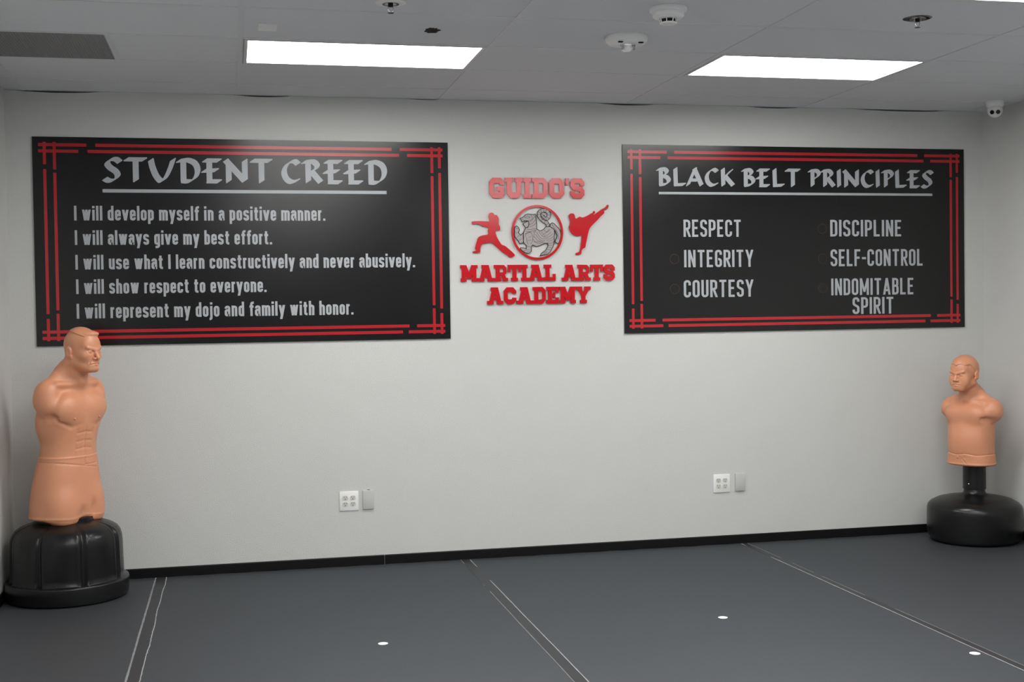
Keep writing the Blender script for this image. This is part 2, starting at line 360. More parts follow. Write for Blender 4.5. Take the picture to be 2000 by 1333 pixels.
# block slab serif, cap height 1
def block(ch):
    P = []
    def R_(a, b, c, d): P.append([(a, b), (c, b), (c, d), (a, d)])
    def stem(c, w=0.28): R_(c - w / 2, 0, c + w / 2, 1)
    def serif(a, b, top): R_(a, 0.80 if top else 0, b, 1 if top else 0.20)
    def rb(path, w=0.28, closed=False, r=0.12): P.extend(ribbon(fillet(path, r, 1, closed), w, closed))
    W = 0.95
    if ch == 'M':
        W = 1.22; stem(0.24, 0.26); stem(0.98, 0.26); serif(0.04, 0.44, 0); serif(0.78, 1.18, 0); serif(0.02, 0.30, 1); serif(0.92, 1.20, 1)
        P.append([(0.12, 1), (0.44, 1), (0.76, 0.18), (0.46, 0.18)]); P.append([(0.78, 1), (1.10, 1), (0.76, 0.18), (0.46, 0.18)])
    elif ch == 'A':
        W = 1.12; P.append([(0.10, 0), (0.38, 0), (0.68, 1), (0.38, 1)]); P.append([(0.74, 0), (1.02, 0), (0.76, 1), (0.46, 1)])
        R_(0.30, 0.24, 0.84, 0.44); serif(0.0, 0.46, 0); serif(0.66, 1.12, 0); serif(0.26, 0.74, 1)
    elif ch == 'R':
        stem(0.27); serif(0.02, 0.5, 0); serif(0.02, 0.4, 1); rb([(0.2, 0.89), (0.76, 0.89), (0.76, 0.44), (0.2, 0.44)], 0.21, r=0.1)
        P.append([(0.40, 0.5), (0.70, 0.5), (0.90, 0.1), (0.60, 0.1)]); serif(0.60, 0.98, 0); W = 0.98
    elif ch == 'T': W = 0.92; R_(0, 0.78, 0.92, 1); R_(0, 0.56, 0.18, 0.8); R_(0.74, 0.56, 0.92, 0.8); stem(0.46); serif(0.22, 0.70, 0)
    elif ch == 'I': W = 0.50; stem(0.25); serif(0.02, 0.48, 0); serif(0.02, 0.48, 1)
    elif ch == 'L': W = 0.86; stem(0.28); serif(0.02, 0.54, 1); R_(0.02, 0, 0.84, 0.22); R_(0.64, 0, 0.84, 0.42)
    elif ch == 'S': rb([(0.74, 0.62), (0.74, 0.87), (0.18, 0.87), (0.18, 0.56), (0.74, 0.44), (0.74, 0.13), (0.18, 0.13), (0.18, 0.38)], 0.26, r=0.1); W = 0.92
    elif ch == 'C': rb([(0.78, 0.62), (0.78, 0.86), (0.19, 0.86), (0.19, 0.14), (0.78, 0.14), (0.78, 0.38)], 0.28, r=0.13); W = 0.96
    elif ch == 'G': rb([(0.78, 0.64), (0.78, 0.86), (0.19, 0.86), (0.19, 0.14), (0.74, 0.14), (0.78, 0.18)], 0.27, r=0.12); R_(0.645, 0.14, 0.915, 0.56); R_(0.48, 0.36, 0.915, 0.56); W = 0.96
    elif ch == 'D': stem(0.27); serif(0.02, 0.4, 0); serif(0.02, 0.4, 1); rb([(0.2, 0.88), (0.80, 0.88), (0.80, 0.12), (0.2, 0.12)], 0.25, r=0.14); W = 0.98
    elif ch == 'E':
        stem(0.27); R_(0.02, 0, 0.88, 0.22); R_(0.02, 0.78, 0.88, 1); R_(0.68, 0, 0.88, 0.36); R_(0.68, 0.64, 0.88, 1); R_(0.3, 0.40, 0.64, 0.60); R_(0.5, 0.32, 0.64, 0.68); W = 0.92
    elif ch == 'Y':
        W = 1.04; R_(0.38, 0, 0.66, 0.5); serif(0.28, 0.76, 0); serif(0.0, 0.44, 1); serif(0.60, 1.04, 1)
        P.append([(0.06, 0.9), (0.38, 0.9), (0.66, 0.4), (0.38, 0.4)]); P.append([(0.66, 0.9), (0.98, 0.9), (0.66, 0.4), (0.38, 0.4)])
    elif ch == 'U': rb([(0.24, 1), (0.24, 0.14), (0.80, 0.14), (0.80, 1)], 0.28, r=0.13); serif(0.0, 0.46, 1); serif(0.58, 1.04, 1); W = 1.04
    elif ch == 'O': rb([(0.19, 0.86), (0.78, 0.86), (0.78, 0.14), (0.19, 0.14)], 0.28, True, 0.13); W = 0.97
    elif ch == "'": P.append([(0.04, 1), (0.24, 1), (0.20, 0.66), (0.06, 0.66)]); W = 0.28
    return P, 0.0, W

def layout(text, font, x0, x1, z0, z1, gap, space):
    """(letter, polygons in wall coordinates), stretched to end exactly at x1; z0/z1 may be (left, right) pairs"""
    pen = 0; raw = []
    for ch in text:
        if ch == ' ': pen += space; continue
        P, a, b = font(ch); raw.append((ch, [[(x - a + pen, y) for x, y in q] for q in P])); pen += (b - a) + gap
    tot = pen - gap; sx = (x1 - x0) / tot; sz = z1 - z0
    return [(ch, [[(x0 + x * sx, z0 + y * sz) for x, y in q] for q in P]) for ch, P in raw]
def mesh_polys(polys, y0, dep):
    bm = bmesh.new()
    for i, q in enumerate(polys): prism(bm, q, y0, dep + (i % 29) * 0.00003)
    return bm

# outlines of the fighters and the tiger, metres from the emblem's centre
F1 = [(-.296,.125),(-.283,.121),(-.276,.111),(-.264,.109),(-.253,.097),(-.25,.082),(-.25,.052),(-.243,.039),(-.24,.023),(-.244,.015),(-.266,.013),(-.271,.005),(-.27,-.006),(-.261,-.032),(-.245,-.059),(-.232,-.077),(-.213,-.084),(-.191,-.101),(-.154,-.134),(-.151,-.147),(-.168,-.157),(-.184,-.156),(-.195,-.144),(-.23,-.123),(-.272,-.085),(-.297,-.065),(-.315,-.063),(-.34,-.068),(-.36,-.076),(-.367,-.09),(-.371,-.106),(-.374,-.125),(-.415,-.126),(-.417,-.12),(-.397,-.113),(-.396,-.107),(-.404,-.101),(-.394,-.064),(-.382,-.031),(-.353,-.018),(-.321,-.012),(-.318,.015),(-.319,.031),(-.338,.037),(-.352,.038),(-.368,.048),(-.4,.055),(-.416,.05),(-.421,.067),(-.394,.071),(-.351,.071),(-.313,.07),(-.308,.076),(-.313,.095),(-.313,.111),(-.307,.121)]
F2 = [(.226,.121),(.24,.118),(.246,.106),(.249,.092),(.255,.087),(.264,.092),(.279,.1),(.298,.095),(.328,.106),(.353,.12),(.365,.126),(.373,.137),(.382,.127),(.373,.115),(.371,.111),(.39,.124),(.427,.149),(.439,.154),(.455,.166),(.463,.176),(.472,.172),(.467,.154),(.458,.147),(.445,.146),(.437,.141),(.442,.124),(.42,.104),(.395,.077),(.367,.051),(.345,.027),(.334,-.002),(.325,-.04),(.317,-.073),(.312,-.096),(.298,-.103),(.288,-.117),(.285,-.137),(.27,-.14),(.258,-.143),(.247,-.138),(.252,-.131),(.27,-.125),(.278,-.112),(.285,-.073),(.291,-.023),(.285,-.015),(.275,-.023),(.238,-.018),(.22,-.002),(.21,.018),(.207,.036),(.215,.054),(.215,.077),(.209,.092),(.207,.106),(.214,.118)]
BODY = [(-.109,.089),(-.088,.099),(-.078,.111),(-.061,.116),(-.023,.113),(-.013,.116),(-.008,.11),(-.01,.1),(-.007,.082),(-.004,.05),(-.004,.022),(.018,.009),(.038,.018),(.058,.036),(.08,.037),(.093,.031),(.11,.018),(.112,-.007),(.109,-.029),(.109,-.054),(.102,-.086),(.081,-.124),(.068,-.136),(.035,-.143),(.017,-.149),(.023,-.133),(.042,-.119),(.054,-.111),(.069,-.083),(.066,-.07),(.046,-.068),(.013,-.084),(-.009,-.089),(-.032,-.079),(-.042,-.092),(-.042,-.12),(-.059,-.134),(-.078,-.129),(-.097,-.118),(-.113,-.102),(-.11,-.096),(-.091,-.098),(-.074,-.104),(-.073,-.082),(-.09,-.066),(-.093,-.044),(-.093,-.013),(-.086,.009),(-.076,.028),(-.059,.037),(-.054,.056),(-.059,.072),(-.075,.074),(-.098,.066),(-.109,.089)]
JAW = [(-.059,.072),(-.075,.064),(-.093,.055),(-.085,.042),(-.076,.029),(-.063,.031),(-.053,.05)]
HIND = [(.082,.037),(.086,.053),(.097,.061),(.11,.056),(.129,.037),(.142,.022),(.152,.003),(.153,-.02),(.148,-.042),(.138,-.07),(.121,-.067),(.115,-.057),(.125,-.035),(.129,-.02),(.119,.006),(.11,.018)]
FORE = [(-.093,-.066),(-.116,-.071),(-.125,-.054),(-.146,-.027),(-.149,-.01),(-.146,.006),(-.149,.019),(-.143,.036),(-.134,.042),(-.121,.031),(-.116,.015),(-.125,.0),(-.109,-.018),(-.092,-.002),(-.09,-.032)]
TAIL = [(.072,.041),(.061,.06),(.039,.075),(.019,.094),(.012,.113),(.017,.129),(.033,.138),(.053,.14),(.07,.129),(.077,.11),(.068,.091),(.053,.086),(.039,.096),(.034,.11),(.041,.118)]
STR = [[(-.069,.019),(-.043,.019),(-.008,.025)],[(-.076,.006),(-.05,.006),(-.018,.015),(-.005,.019)],[(-.031,.0),(-.011,.012)],[(-.086,-.013),(-.063,.0),(-.037,.003)],[(-.069,.069),(-.039,.072),(-.023,.094)],[(-.049,.05),(-.03,.059),(-.01,.082)],[(-.053,.036),(-.027,.044),(-.007,.059)],[(-.08,-.029),(-.073,-.01),(-.05,.0),(-.037,-.01),(-.031,-.032),(-.032,-.054),(-.045,-.073)],[(-.07,-.032),(-.07,-.054),(-.061,-.076)],[(-.025,-.032),(-.021,-.007),(-.008,.012)],[(-.021,-.026),(.001,-.051),(.037,-.06)],[(-.011,-.013),(.014,-.045),(.05,-.054)],[(-.005,.003),(.021,-.035),(.053,-.042)],[(.008,.006),(.027,-.019),(.05,-.032)],[(-.025,-.06),(.001,-.06),(.043,-.064)],[(-.031,-.041),(-.006,-.067),(.027,-.07)],[(.028,.006),(.037,-.01),(.07,.006),(.083,.018)],[(.041,.018),(.06,.003),(.077,.022)],[(.034,-.013),(.06,-.019),(.09,.003)],[(.044,-.026),(.073,-.029),(.103,-.007)],[(.053,-.038),(.079,-.042),(.107,-.023)],[(.056,-.051),(.082,-.054),(.109,-.038)],[(.063,-.064),(.085,-.07),(.107,-.057)],[(.067,-.079),(.092,-.083)],[(.066,-.092),(.088,-.098)],[(.059,-.105),(.082,-.111)],[(-.081,.094),(-.068,.103),(-.052,.1),(-.049,.092),(-.068,.091),(-.081,.094)],[(-.045,.11),(-.033,.1),(-.036,.081),(-.056,.075)],[(-.023,.11),(-.016,.1),(-.023,.091)],[(-.097,.088),(-.091,.078),(-.078,.075)],[(-.135,-.032),(-.118,-.019)],[(-.122,-.054),(-.103,-.038)],[(-.14,.019),(-.131,.028),(-.123,.019)],[(-.144,-.01),(-.131,.0)],[(.026,-.146),(.036,-.13),(.059,-.12)],[(.039,-.143),(.049,-.13),(.068,-.124)],[(-.094,-.117),(-.071,-.111),(-.052,-.111)],[(-.072,-.129),(-.059,-.12)],[(-.071,-.085),(-.045,-.092)],[(.097,.056),(.103,.037),(.123,.012),(.135,-.013),(.135,-.045)],[(-.057,-.032),(-.041,-.026)],[(-.064,-.051),(-.041,-.048)]]

# ================================================================== the room
# back wall: its top edge drops away from the ceiling in a few thin cracks
bm = bmesh.new()
cr = [(-1.26, -0.80, 0.011), (-0.02, 0.30, 0.010), (1.02, 1.22, 0.005), (2.25, 2.62, 0.011), (3.28, 3.62, 0.009), (4.05, 4.72, 0.010)]
def crack(x):
    g = 0.0
    for a, b, dmax in cr:
        if a < x < b: g = max(g, dmax * math.sin(math.pi * (x - a) / (b - a)) ** 0.6)
    return g
xs_ = [XL + (XR - XL) * i / 240 for i in range(241)]
prism(bm, [(XL, -0.03)] + [(x, -0.03) for x in xs_[1:-1]] + [(XR, -0.03)] + [(x, ZC - 0.001 - crack(x)) for x in xs_[::-1]], 0.10, 0.10)
struct('wall_back', bm, M['wall'])
bm = bmesh.new(); box(bm, XL - 0.1, XL, YB, 0.10, -0.03, ZC); struct('wall_left', bm, M['wall'])
bm = bmesh.new(); box(bm, XR, XR + 0.1, YB, 0.10, -0.03, ZC); struct('wall_right', bm, M['wall'])
bm = bmesh.new(); box(bm, XL - 0.1, XR + 0.1, YB - 0.1, YB, -0.03, ZC); struct('wall_front', bm, M['frontdark'])
bm = bmesh.new(); box(bm, XL - 0.1, XR + 0.1, YB - 0.1, 0.1, -0.13, -0.03); struct('floor', bm, M['bounce_concrete'])

# rubber baseboards
def bb_prof(bm, x0, x1):
    pr = [(0, -0.028), (-0.007, -0.028), (-0.007, 0.052), (-0.004, 0.0575), (0, 0.0575)]
    A = [bm.verts.new((x0, y, z)) for y, z in pr]; B = [bm.verts.new((x1, y, z)) for y, z in pr]
    n = len(pr)
    for i in range(n): j = (i + 1) % n; bm.faces.new((A[i], A[j], B[j], B[i]))
    bm.faces.new(A[::-1]); bm.faces.new(B)
bm = bmesh.new(); bb_prof(bm, XL + 0.007, 0.8262); bb_prof(bm, 0.8282, XR - 0.007); bb = struct('baseboard_back', bm, M['base'])
bm = bmesh.new(); box(bm, 0.8255, 0.8290, -0.0045, 0.0, -0.02, 0.0570); obj('joint_line', bm, M['joint'], bb)
for nm, x0, x1 in (('baseboard_left', XL, XL + 0.007), ('baseboard_right', XR - 0.007, XR)):
    bm = bmesh.new(); box(bm, x0, x1, YB, 0.0, -0.028, 0.0575); struct(nm, bm, M['base'])

# ceiling: lay-in tiles (2 x 4 ft), cells with a fitting left open
LIGHTS = [(k, j) for j in (1, 4, 7, 10, 13) for k in (0, 2)]
VENT = (-G, -0.61, rowy(2), rowy(1))
bm = bmesh.new()
xcols = [(XL - 0.1, -G)] + [(k * G, (k + 1) * G) for k in range(-1, 4)] + [(4 * G, XR + 0.1)]
yrows = [(rowy(0), 0.12)] + [(rowy(j + 1), rowy(j)) for j in range(0, 15)] + [(YB - 0.1, rowy(15))]
def tile(x0, x1, y0, y1): box(bm, x0, x1, y0, y1, ZC, ZC + 0.018)
for ci, (x0, x1) in enumerate(xcols):
    for ri, (y0, y1) in enumerate(yrows):
        k, j = ci - 2, ri - 1          # column index from line x=0, row index
        if (ci - 2, ri - 1) in [(-99, -99)]: continue
        kk = round(x0 / G) if 0 < ci < len(xcols) - 1 else None
        if kk is not None and (kk, ri - 1) in LIGHTS: continue
        if kk == -1 and ri - 1 == 1: tile(-0.61, x1, y0, y1); continue
        tile(x0, x1, y0, y1)
ceil = struct('ceiling', bm, M['tile'])
bm = bmesh.new()
for i in range(-1, 5): box(bm, i * G - 0.012, i * G + 0.012, YB, -0.004, ZC - 0.003, ZC + 0.004)
for j in range(0, 16):
    if rowy(j) > YB: box(bm, XL, XR, rowy(j) - 0.012, rowy(j) + 0.012, ZC - 0.0024, ZC + 0.0034)
box(bm, -0.622, -0.598, rowy(2), rowy(1), ZC - 0.0022, ZC + 0.003)
obj('grid_bars', bm, M['bar'], ceil)
bm = bmesh.new(); box(bm, XL - 0.1, XR + 0.1, YB - 0.1, 0.1, ZC + 0.30, ZC + 0.34); struct('trim_1', bm, M['dark'])   # slab above the hung ceiling

# ================================================================== ceiling lights
def make_light(k, j, label):
    x0, x1, y0, y1 = k * G + 0.012, (k + 1) * G - 0.012, rowy(j + 1) + 0.012, rowy(j) - 0.012
    t = thing('ceiling_light', label, 'ceiling light', ((x0 + x1) / 2, (y0 + y1) / 2, ZC), 0, 'recessed ceiling lights')
    hx, hy = (x1 - x0) / 2, (y1 - y0) / 2
    bm = bmesh.new()
    def ring(a, b, z0, z1):
        for X0, X1, Y0, Y1 in ((-hx + a, -hx + b, -hy + a, hy - a), (hx - b, hx - a, -hy + a, hy - a), (-hx + b, hx - b, -hy + a, -hy + b), (-hx + b, hx - b, hy - b, hy - a)):
            box(bm, X0, X1, Y0, Y1, z0, z1)
    ring(0.0, 0.004, -0.002, 0.09); ring(0.006, 0.024, -0.004, 0.012); ring(0.004, 0.006, 0.006, 0.012)
    obj('door_frame', bm, M['frame'], t)
    bm = bmesh.new(); box(bm, -hx, hx, -hy, hy, 0.09, 0.095); obj('housing', bm, M['frame'], t)
    bm = bmesh.new(); box(bm, -hx + 0.018, hx - 0.018, -hy + 0.018, hy - 0.018, 0.006, 0.0115); obj('diffuser', bm, M['diffuser'], t)
    return t
LL = {(0, 1): 'bright rectangular ceiling light above the left sign, nearest the back wall',
      (2, 1): 'bright rectangular ceiling light above the right sign, nearest the back wall',
      (2, 4): 'bright ceiling light cut by the top right edge of the photo'}
for k, j in LIGHTS:
    make_light(k, j, LL.get((k, j), 'bright rectangular ceiling light further from the back wall, ' + ('left' if k == 0 else 'right') + ' column, ' + {1: 'first', 4: 'second', 7: 'third', 10: 'fourth', 13: 'fifth'}[j] + ' from the wall'))

# ================================================================== ceiling devices
# return-air grille
x0, x1, y0, y1 = VENT
t = thing('return_air_grille', 'dark grey square air grille in the ceiling at the top left corner', 'air vent', ((x0 + x1) / 2, (y0 + y1) / 2, ZC))
hx, hy = (x1 - x0) / 2 - 0.012, (y1 - y0) / 2 - 0.012
bm = bmesh.new()
for i in range(1, 44):
    a = -hx + 2 * hx * i / 44; box(bm, a - 0.0009, a + 0.0009, -hy, hy, 0.001, 0.013)
    b = -hy + 2 * hy * i / 44; box(bm, -hx, hx, b - 0.0009, b + 0.0009, 0.0012, 0.0128)
obj('grille_core', bm, M['grille'], t)
bm = bmesh.new()
for X0, X1, Y0, Y1 in ((-hx, -hx + 0.006, -hy, hy), (hx - 0.006, hx, -hy, hy), (-hx, hx, -hy, -hy + 0.006), (-hx, hx, hy - 0.006, hy)): box(bm, X0, X1, Y0, Y1, -0.001, 0.014)
obj('grille_frame', bm, M['grille'], t)
bm = bmesh.new(); box(bm, -hx, hx, -hy, hy, 0.03, 0.034); obj('backing', bm, M['grille'], t)

# smoke detector
t = thing('smoke_detector', 'white round smoke detector with dark slots on the ceiling near the top edge', 'smoke detector', (1.834, -2.462, ZC - 0.0001))
obj('mounting_base', lathe([(0, 0), (0.082, 0), (0.084, -0.004), (0.082, -0.014), (0.070, -0.020), (0, -0.020)], 48), M['device'], t, 40)
obj('body', lathe([(0.066, -0.018), (0.069, -0.022), (0.069, -0.036), (0.060, -0.044), (0.044, -0.048), (0, -0.048)], 48), M['device'], t, 40)
obj('sensing_core', lathe([(0, -0.046), (0.030, -0.046), (0.030, -0.062), (0, -0.062)], 32), M['dark'], t, 40)
bm = bmesh.new()
for i in range(8):
    a = 2 * math.pi * (i + 0.3) / 8; tube(bm, [(0.040 * math.cos(a), 0.040 * math.sin(a), -0.046), (0.034 * math.cos(a), 0.034 * math.sin(a), -0.066)], 0.0022, 6)
obj('cage', bm, M['device'], t)
obj('cap', lathe([(0, -0.063), (0.036, -0.063), (0.038, -0.066), (0.034, -0.070), (0, -0.071)], 40), M['device'], t, 40)

# fire alarm strobe
t = thing('alarm_strobe', 'white round ceiling strobe with a clear glinting bulb, between the two lights', 'alarm strobe', (1.828, -1.885, ZC - 0.0001))
obj('housing', lathe([(0, 0), (0.100, 0), (0.103, -0.006), (0.100, -0.024), (0.088, -0.036), (0.05, -0.041), (0, -0.042)], 64), M['device'], t, 40)
obj('reflector_cup', lathe([(0, -0.040), (0.034, -0.040), (0.032, -0.046), (0, -0.046)], 40), M['chrome'], t, 40)
obj('bulb', lathe([(0.027, -0.045), (0.028, -0.056), (0.024, -0.068), (0.014, -0.075), (0, -0.077)], 40), M['strobe'], t, 60)
bm = bmesh.new()
for sx in (-1, 1): box(bm, sx * 0.0295 - 0.004, sx * 0.0295 + 0.004, -0.030, -0.016, -0.066, -0.044)
obj('side_mirror', bm, M['chrome'], t)
bm = bmesh.new(); box(bm, -0.062, -0.040, -0.070, -0.058, -0.0425, -0.038); box(bm, 0.040, 0.062, -0.070, -0.058, -0.0425, -0.038); obj('slot', bm, M['dark'], t)

# sprinkler heads
def sprinkler(x, y, label, ring_m):
    t = thing('fire_sprinkler', label, 'sprinkler', (x, y, ZC), 0, 'ceiling sprinkler heads')
    obj('escutcheon', lathe([(0.018, 0.0), (0.030, -0.003), (0.058, -0.003), (0.066, 0.0), (0.066, 0.002), (0.018, 0.002)], 48), ring_m, t, 40)
    obj('trim_ring', lathe([(0.026, -0.002), (0.026, -0.006), (0.036, -0.006), (0.036, -0.002)], 48), M['chrome'], t, 40)
    obj('stem', lathe([(0, 0.01), (0.011, 0.01), (0.011, -0.016), (0, -0.016)], 20), M['dark'], t, 40)
    bm = bmesh.new()
    for s in (-1, 1): tube(bm, [(s * 0.011, 0, -0.010), (s * 0.012, 0, -0.024), (s * 0.009, 0, -0.033), (0, 0, -0.040)], 0.0022, 8)
    obj('yoke', bm, M['chrome'], t, 60)
    obj('deflector', lathe([(0, -0.039), (0.013, -0.040), (0.0135, -0.0425), (0, -0.043)], 24), M['chrome'], t, 40)
    return t
sprinkler(3.047, -2.458, 'fire sprinkler with a black ring plate in the ceiling, upper right', M['lens'])
sprinkler(0.622, -2.36, 'fire sprinkler hanging at the top edge of the photo, above the left light', M['device'])

# small adhesive plate and a torn patch in the tile
bm = bevbox(-0.042, 0.042, -0.060, 0.060, -0.008, 0.0, 0.002)
o = obj('sensor_plate', bm, M['device'], None, 40, (0.120, -1.838, ZC)); tag(o, 'small flat rectangular plate on the ceiling near the left end of the left light', 'sensor plate')
bm = bmesh.new(); random.seed(4)
ring = []
for i in range(28):
    a = 2 * math.pi * i / 28; r = 1 + random.uniform(-0.28, 0.22)
    ring.append(bm.verts.new((0.033 * r * math.cos(a), 0.050 * r * math.sin(a), random.uniform(-0.004, -0.001))))
cv = bm.verts.new((0.004, 0.01, -0.011))
for i in range(28): bm.faces.new((ring[i], ring[(i + 1) % 28], cv))
up = [bm.verts.new((v.co.x * 0.95, v.co.y * 0.95, 0.0005)) for v in ring]
for i in range(28): j = (i + 1) % 28; bm.faces.new((ring[i], up[i], up[j], ring[j]))
o = obj('torn_tile_patch', bm, M['torn'], None, False, (0.877, -1.879, ZC)); tag(o, 'dark ragged torn spot in the ceiling tile near the right end of the left light', 'ceiling damage')

# turret camera
t = thing('security_camera', 'white turret security camera on the ceiling in the back right corner', 'security camera', (4.813, -0.41, ZC - 0.0001))
obj('mount', lathe([(0, 0), (0.056, 0), (0.058, -0.006), (0.054, -0.030), (0.046, -0.044), (0.030, -0.050), (0, -0.050)], 48), M['device'], t, 40)
bm = bmesh.new(); bmesh.ops.create_uvsphere(bm, u_segments=40, v_segments=24, radius=0.047)
eye = obj('eyeball', bm, M['device'], t, 'all'); eye.location = (-0.004, -0.008, -0.062)
dv = Vector((-0.52, -0.78, -0.34)).normalized(); side = Vector((dv.y, -dv.x, 0)).normalized() * -1
for s in (-1, 1):
    bm = bmesh.new(); bmesh.ops.create_cone(bm, cap_ends=True, segments=28, radius1=0.0145, radius2=0.0135, depth=0.008)
    l = obj('lens' if s < 0 else 'infrared_lens', bm, M['lens'], eye, 40)
    c = (dv * 0.0425 + side * s * 0.0185); c = c + Vector((0, 0, -0.002))
    l.rotation_euler = c.normalized().to_track_quat('Z', 'Y').to_euler(); l.location = c.normalized() * 0.0455

# ================================================================== floor mats and tape
MX = [XL + 0.010, -0.505, 1.331, 3.204, XR - 0.010]
ML = ['black floor mat strip under the left dummy, along the left wall', 'black floor mat strip below the left sign, with one white dot',
      'black floor mat strip in the middle, below the emblem and right sign', 'black floor mat strip under the small dummy, along the right wall']
random.seed(11)
for i in range(4):
    bm = bmesh.new(); x0, x1 = MX[i] + 0.001, MX[i + 1] - 0.001; n = 60
    back = [(x0 + (x1 - x0) * k / n, -0.010 - 0.004 * math.sin(k * 0.9 + i) - random.uniform(0, 0.003)) for k in range(n + 1)]
    T = [bm.verts.new((x, y, 0.0)) for x, y in back]; F = [bm.verts.new((x, -5.9, 0.0)) for x, y in back]  # mats stop out of view so the bare pale floor bounces light upward
    Tb = [bm.verts.new((x, y, -0.029)) for x, y in back]; Fb = [bm.verts.new((x, -5.9, -0.029)) for x, y in back]
    for k in range(n):
        bm.faces.new((F[k], F[k + 1], T[k + 1], T[k])); bm.faces.new((T[k], T[k + 1], Tb[k + 1], Tb[k])); bm.faces.new((F[k + 1], F[k], Fb[k], Fb[k + 1]))
        bm.faces.new((Fb[k], Tb[k], Tb[k + 1], Fb[k + 1]))
    bm.faces.new((T[0], Tb[0], Fb[0], F[0])); bm.faces.new((T[n], F[n], Fb[n], Tb[n]))
    tag(obj('floor_mat', bm, M['mat']), ML[i], 'floor mat', 'roll-out floor mats')
def edge_line(bm, x, wd, y0, y1, z, wob, gaps=()):
    """thin dusty line along a tape edge"""
    n = 220; prev = None
    ph = random.uniform(0, 6)
    for k in range(n + 1):
        y = y0 + (y1 - y0) * k / n
        dx = wob * (math.sin(y * 5.1 + ph) * 0.5 + math.sin(y * 13.7 + ph * 2) * 0.3 + random.uniform(-0.35, 0.35))
        ww = wd * (0.75 + 0.5 * random.random())
        cur = (x + dx - ww / 2, x + dx + ww / 2, y)
        if prev and not any(a > (prev[2] + cur[2]) / 2 > b for a, b in gaps):
            q = [(prev[0], prev[2]), (prev[1], prev[2]), (cur[1], cur[2]), (cur[0], cur[2])]
            lo = [bm.verts.new((a, b, z)) for a, b in q]; hi = [bm.verts.new((a, b, z + 0.0012)) for a, b in q]
            bm.faces.new(hi)
            for i in range(4): j = (i + 1) % 4; bm.faces.new((lo[i], lo[j], hi[j], hi[i]))
        prev = cur
SE = [(-0.538, -0.478, 'black tape strip over the mat seam beside the left dummy', (0.009, 'edge', 0.0005, ()), (0.0045, 'edgepale', 0.0045, ())),
      (1.302, 1.360, 'black tape strip over the middle mat seam, below the emblem', (0.0036, 'edge', 0.001, ((-0.15, -0.75), (-0.78, -0.95))), (0.0042, 'edgepale', 0.001, ((-0.26, -0.66),))),
      (3.178, 3.222, 'black tape strip over the mat seam nearest the small dummy', (0.0045, 'edgepale', 0.0006, ((-0.1, -0.5),)), (0.003, 'edge', 0.0009, ((-0.55, -0.7), (-1.0, -1.1), (-1.6, -1.9))))]
for a, b, lab, e0, e1 in SE:
    bm = bmesh.new(); box(bm, a, b, -5.88, -0.016, 0.0002, 0.0009)
    tp = obj('seam_tape', bm, M['tape']); tag(tp, lab, 'floor tape', 'tape over the mat seams')
    for x, (wd, mk, wob, gaps) in ((a, e0), (b, e1)):
        bm = bmesh.new(); edge_line(bm, x, wd, -0.02, -5.8, 0.0003, wob, gaps); obj('worn_edge', bm, M[mk], tp)
# white round floor stickers
for x, y, lab in ((0.598, -1.865, 'white round dot on the mat below the left sign'), (2.311, -1.838, 'white round dot on the middle mat below the right sign'),
                  (3.134, -2.751, 'white round dot beside the right mat seam, nearest the bottom right corner')):
    o = obj('floor_dot', lathe([(0, 0.0002), (0.0235, 0.0002), (0.0235, 0.0010), (0.021, 0.0018), (0, 0.0020)], 40), M['dot'], None, 40, (x, y, 0)); tag(o, lab, 'floor marker', 'white dots on the mats')

# ================================================================== outlets and blank plates
def outlet(xc, zc_, label):
    t = thing('wall_outlet', label, 'electrical outlet', (xc, 0, zc_), 0, 'four-socket wall outlets')
    obj('cover_plate', bevbox(-0.058, 0.058, -0.0065, 0.0, -0.0595, 0.0595, 0.0022), M['white'], t, 40)
    for sx in (-1, 1):
        for sz in (-1, 1):
            bm = bmesh.new(); r = 0.0172
            pts = [(r * math.cos(a), max(-0.0142, min(0.0142, r * math.sin(a)))) for a in [2 * math.pi * i / 36 for i in range(36)]]
            prism(bm, pts, -0.004, 0.0045)
            o = obj('receptacle', bm, M['recept'], t, None, (sx * 0.0232, 0, sz * 0.0196))
            bm = bmesh.new()
            for px, hh in ((-0.0064, 0.0042), (0.0064, 0.0034)): box(bm, px - 0.0012, px + 0.0012, -0.0089, -0.0082, 0.0020 - hh + 0.003, 0.0020 + hh + 0.003)
            prism(bm, [(0.0028 * math.cos(a), -0.0072 + 0.0028 * math.sin(a)) for a in [2 * math.pi * i / 14 for i in range(14)]], -0.0082, 0.0007)
            obj('slots', bm, M['dark'], o)
    return t
outlet(0.614, 0.402, 'white four-socket outlet plate low on the wall below the left sign')
outlet(3.054, 0.402, 'white four-socket outlet plate low on the wall below the right sign')
for xc, lab, notch in ((0.732, 'grey painted blank plate right of the left outlet', True), (3.1815, 'grey painted blank plate right of the right outlet', False)):
    t = thing('blank_wall_plate', lab, 'wall plate', (xc, 0, 0.4055), 0, 'grey blank wall plates')
    obj('plate', bevbox(-0.034, 0.034, -0.011, 0.0, -0.0585, 0.0585, 0.002), M['greyplate'], t, 40)
    if notch:
        bm = bmesh.new(); box(bm, -0.004, 0.012, -0.004, -0.001, 0.0575, 0.0615); obj('cable_slot', bm, M['dark'], t)

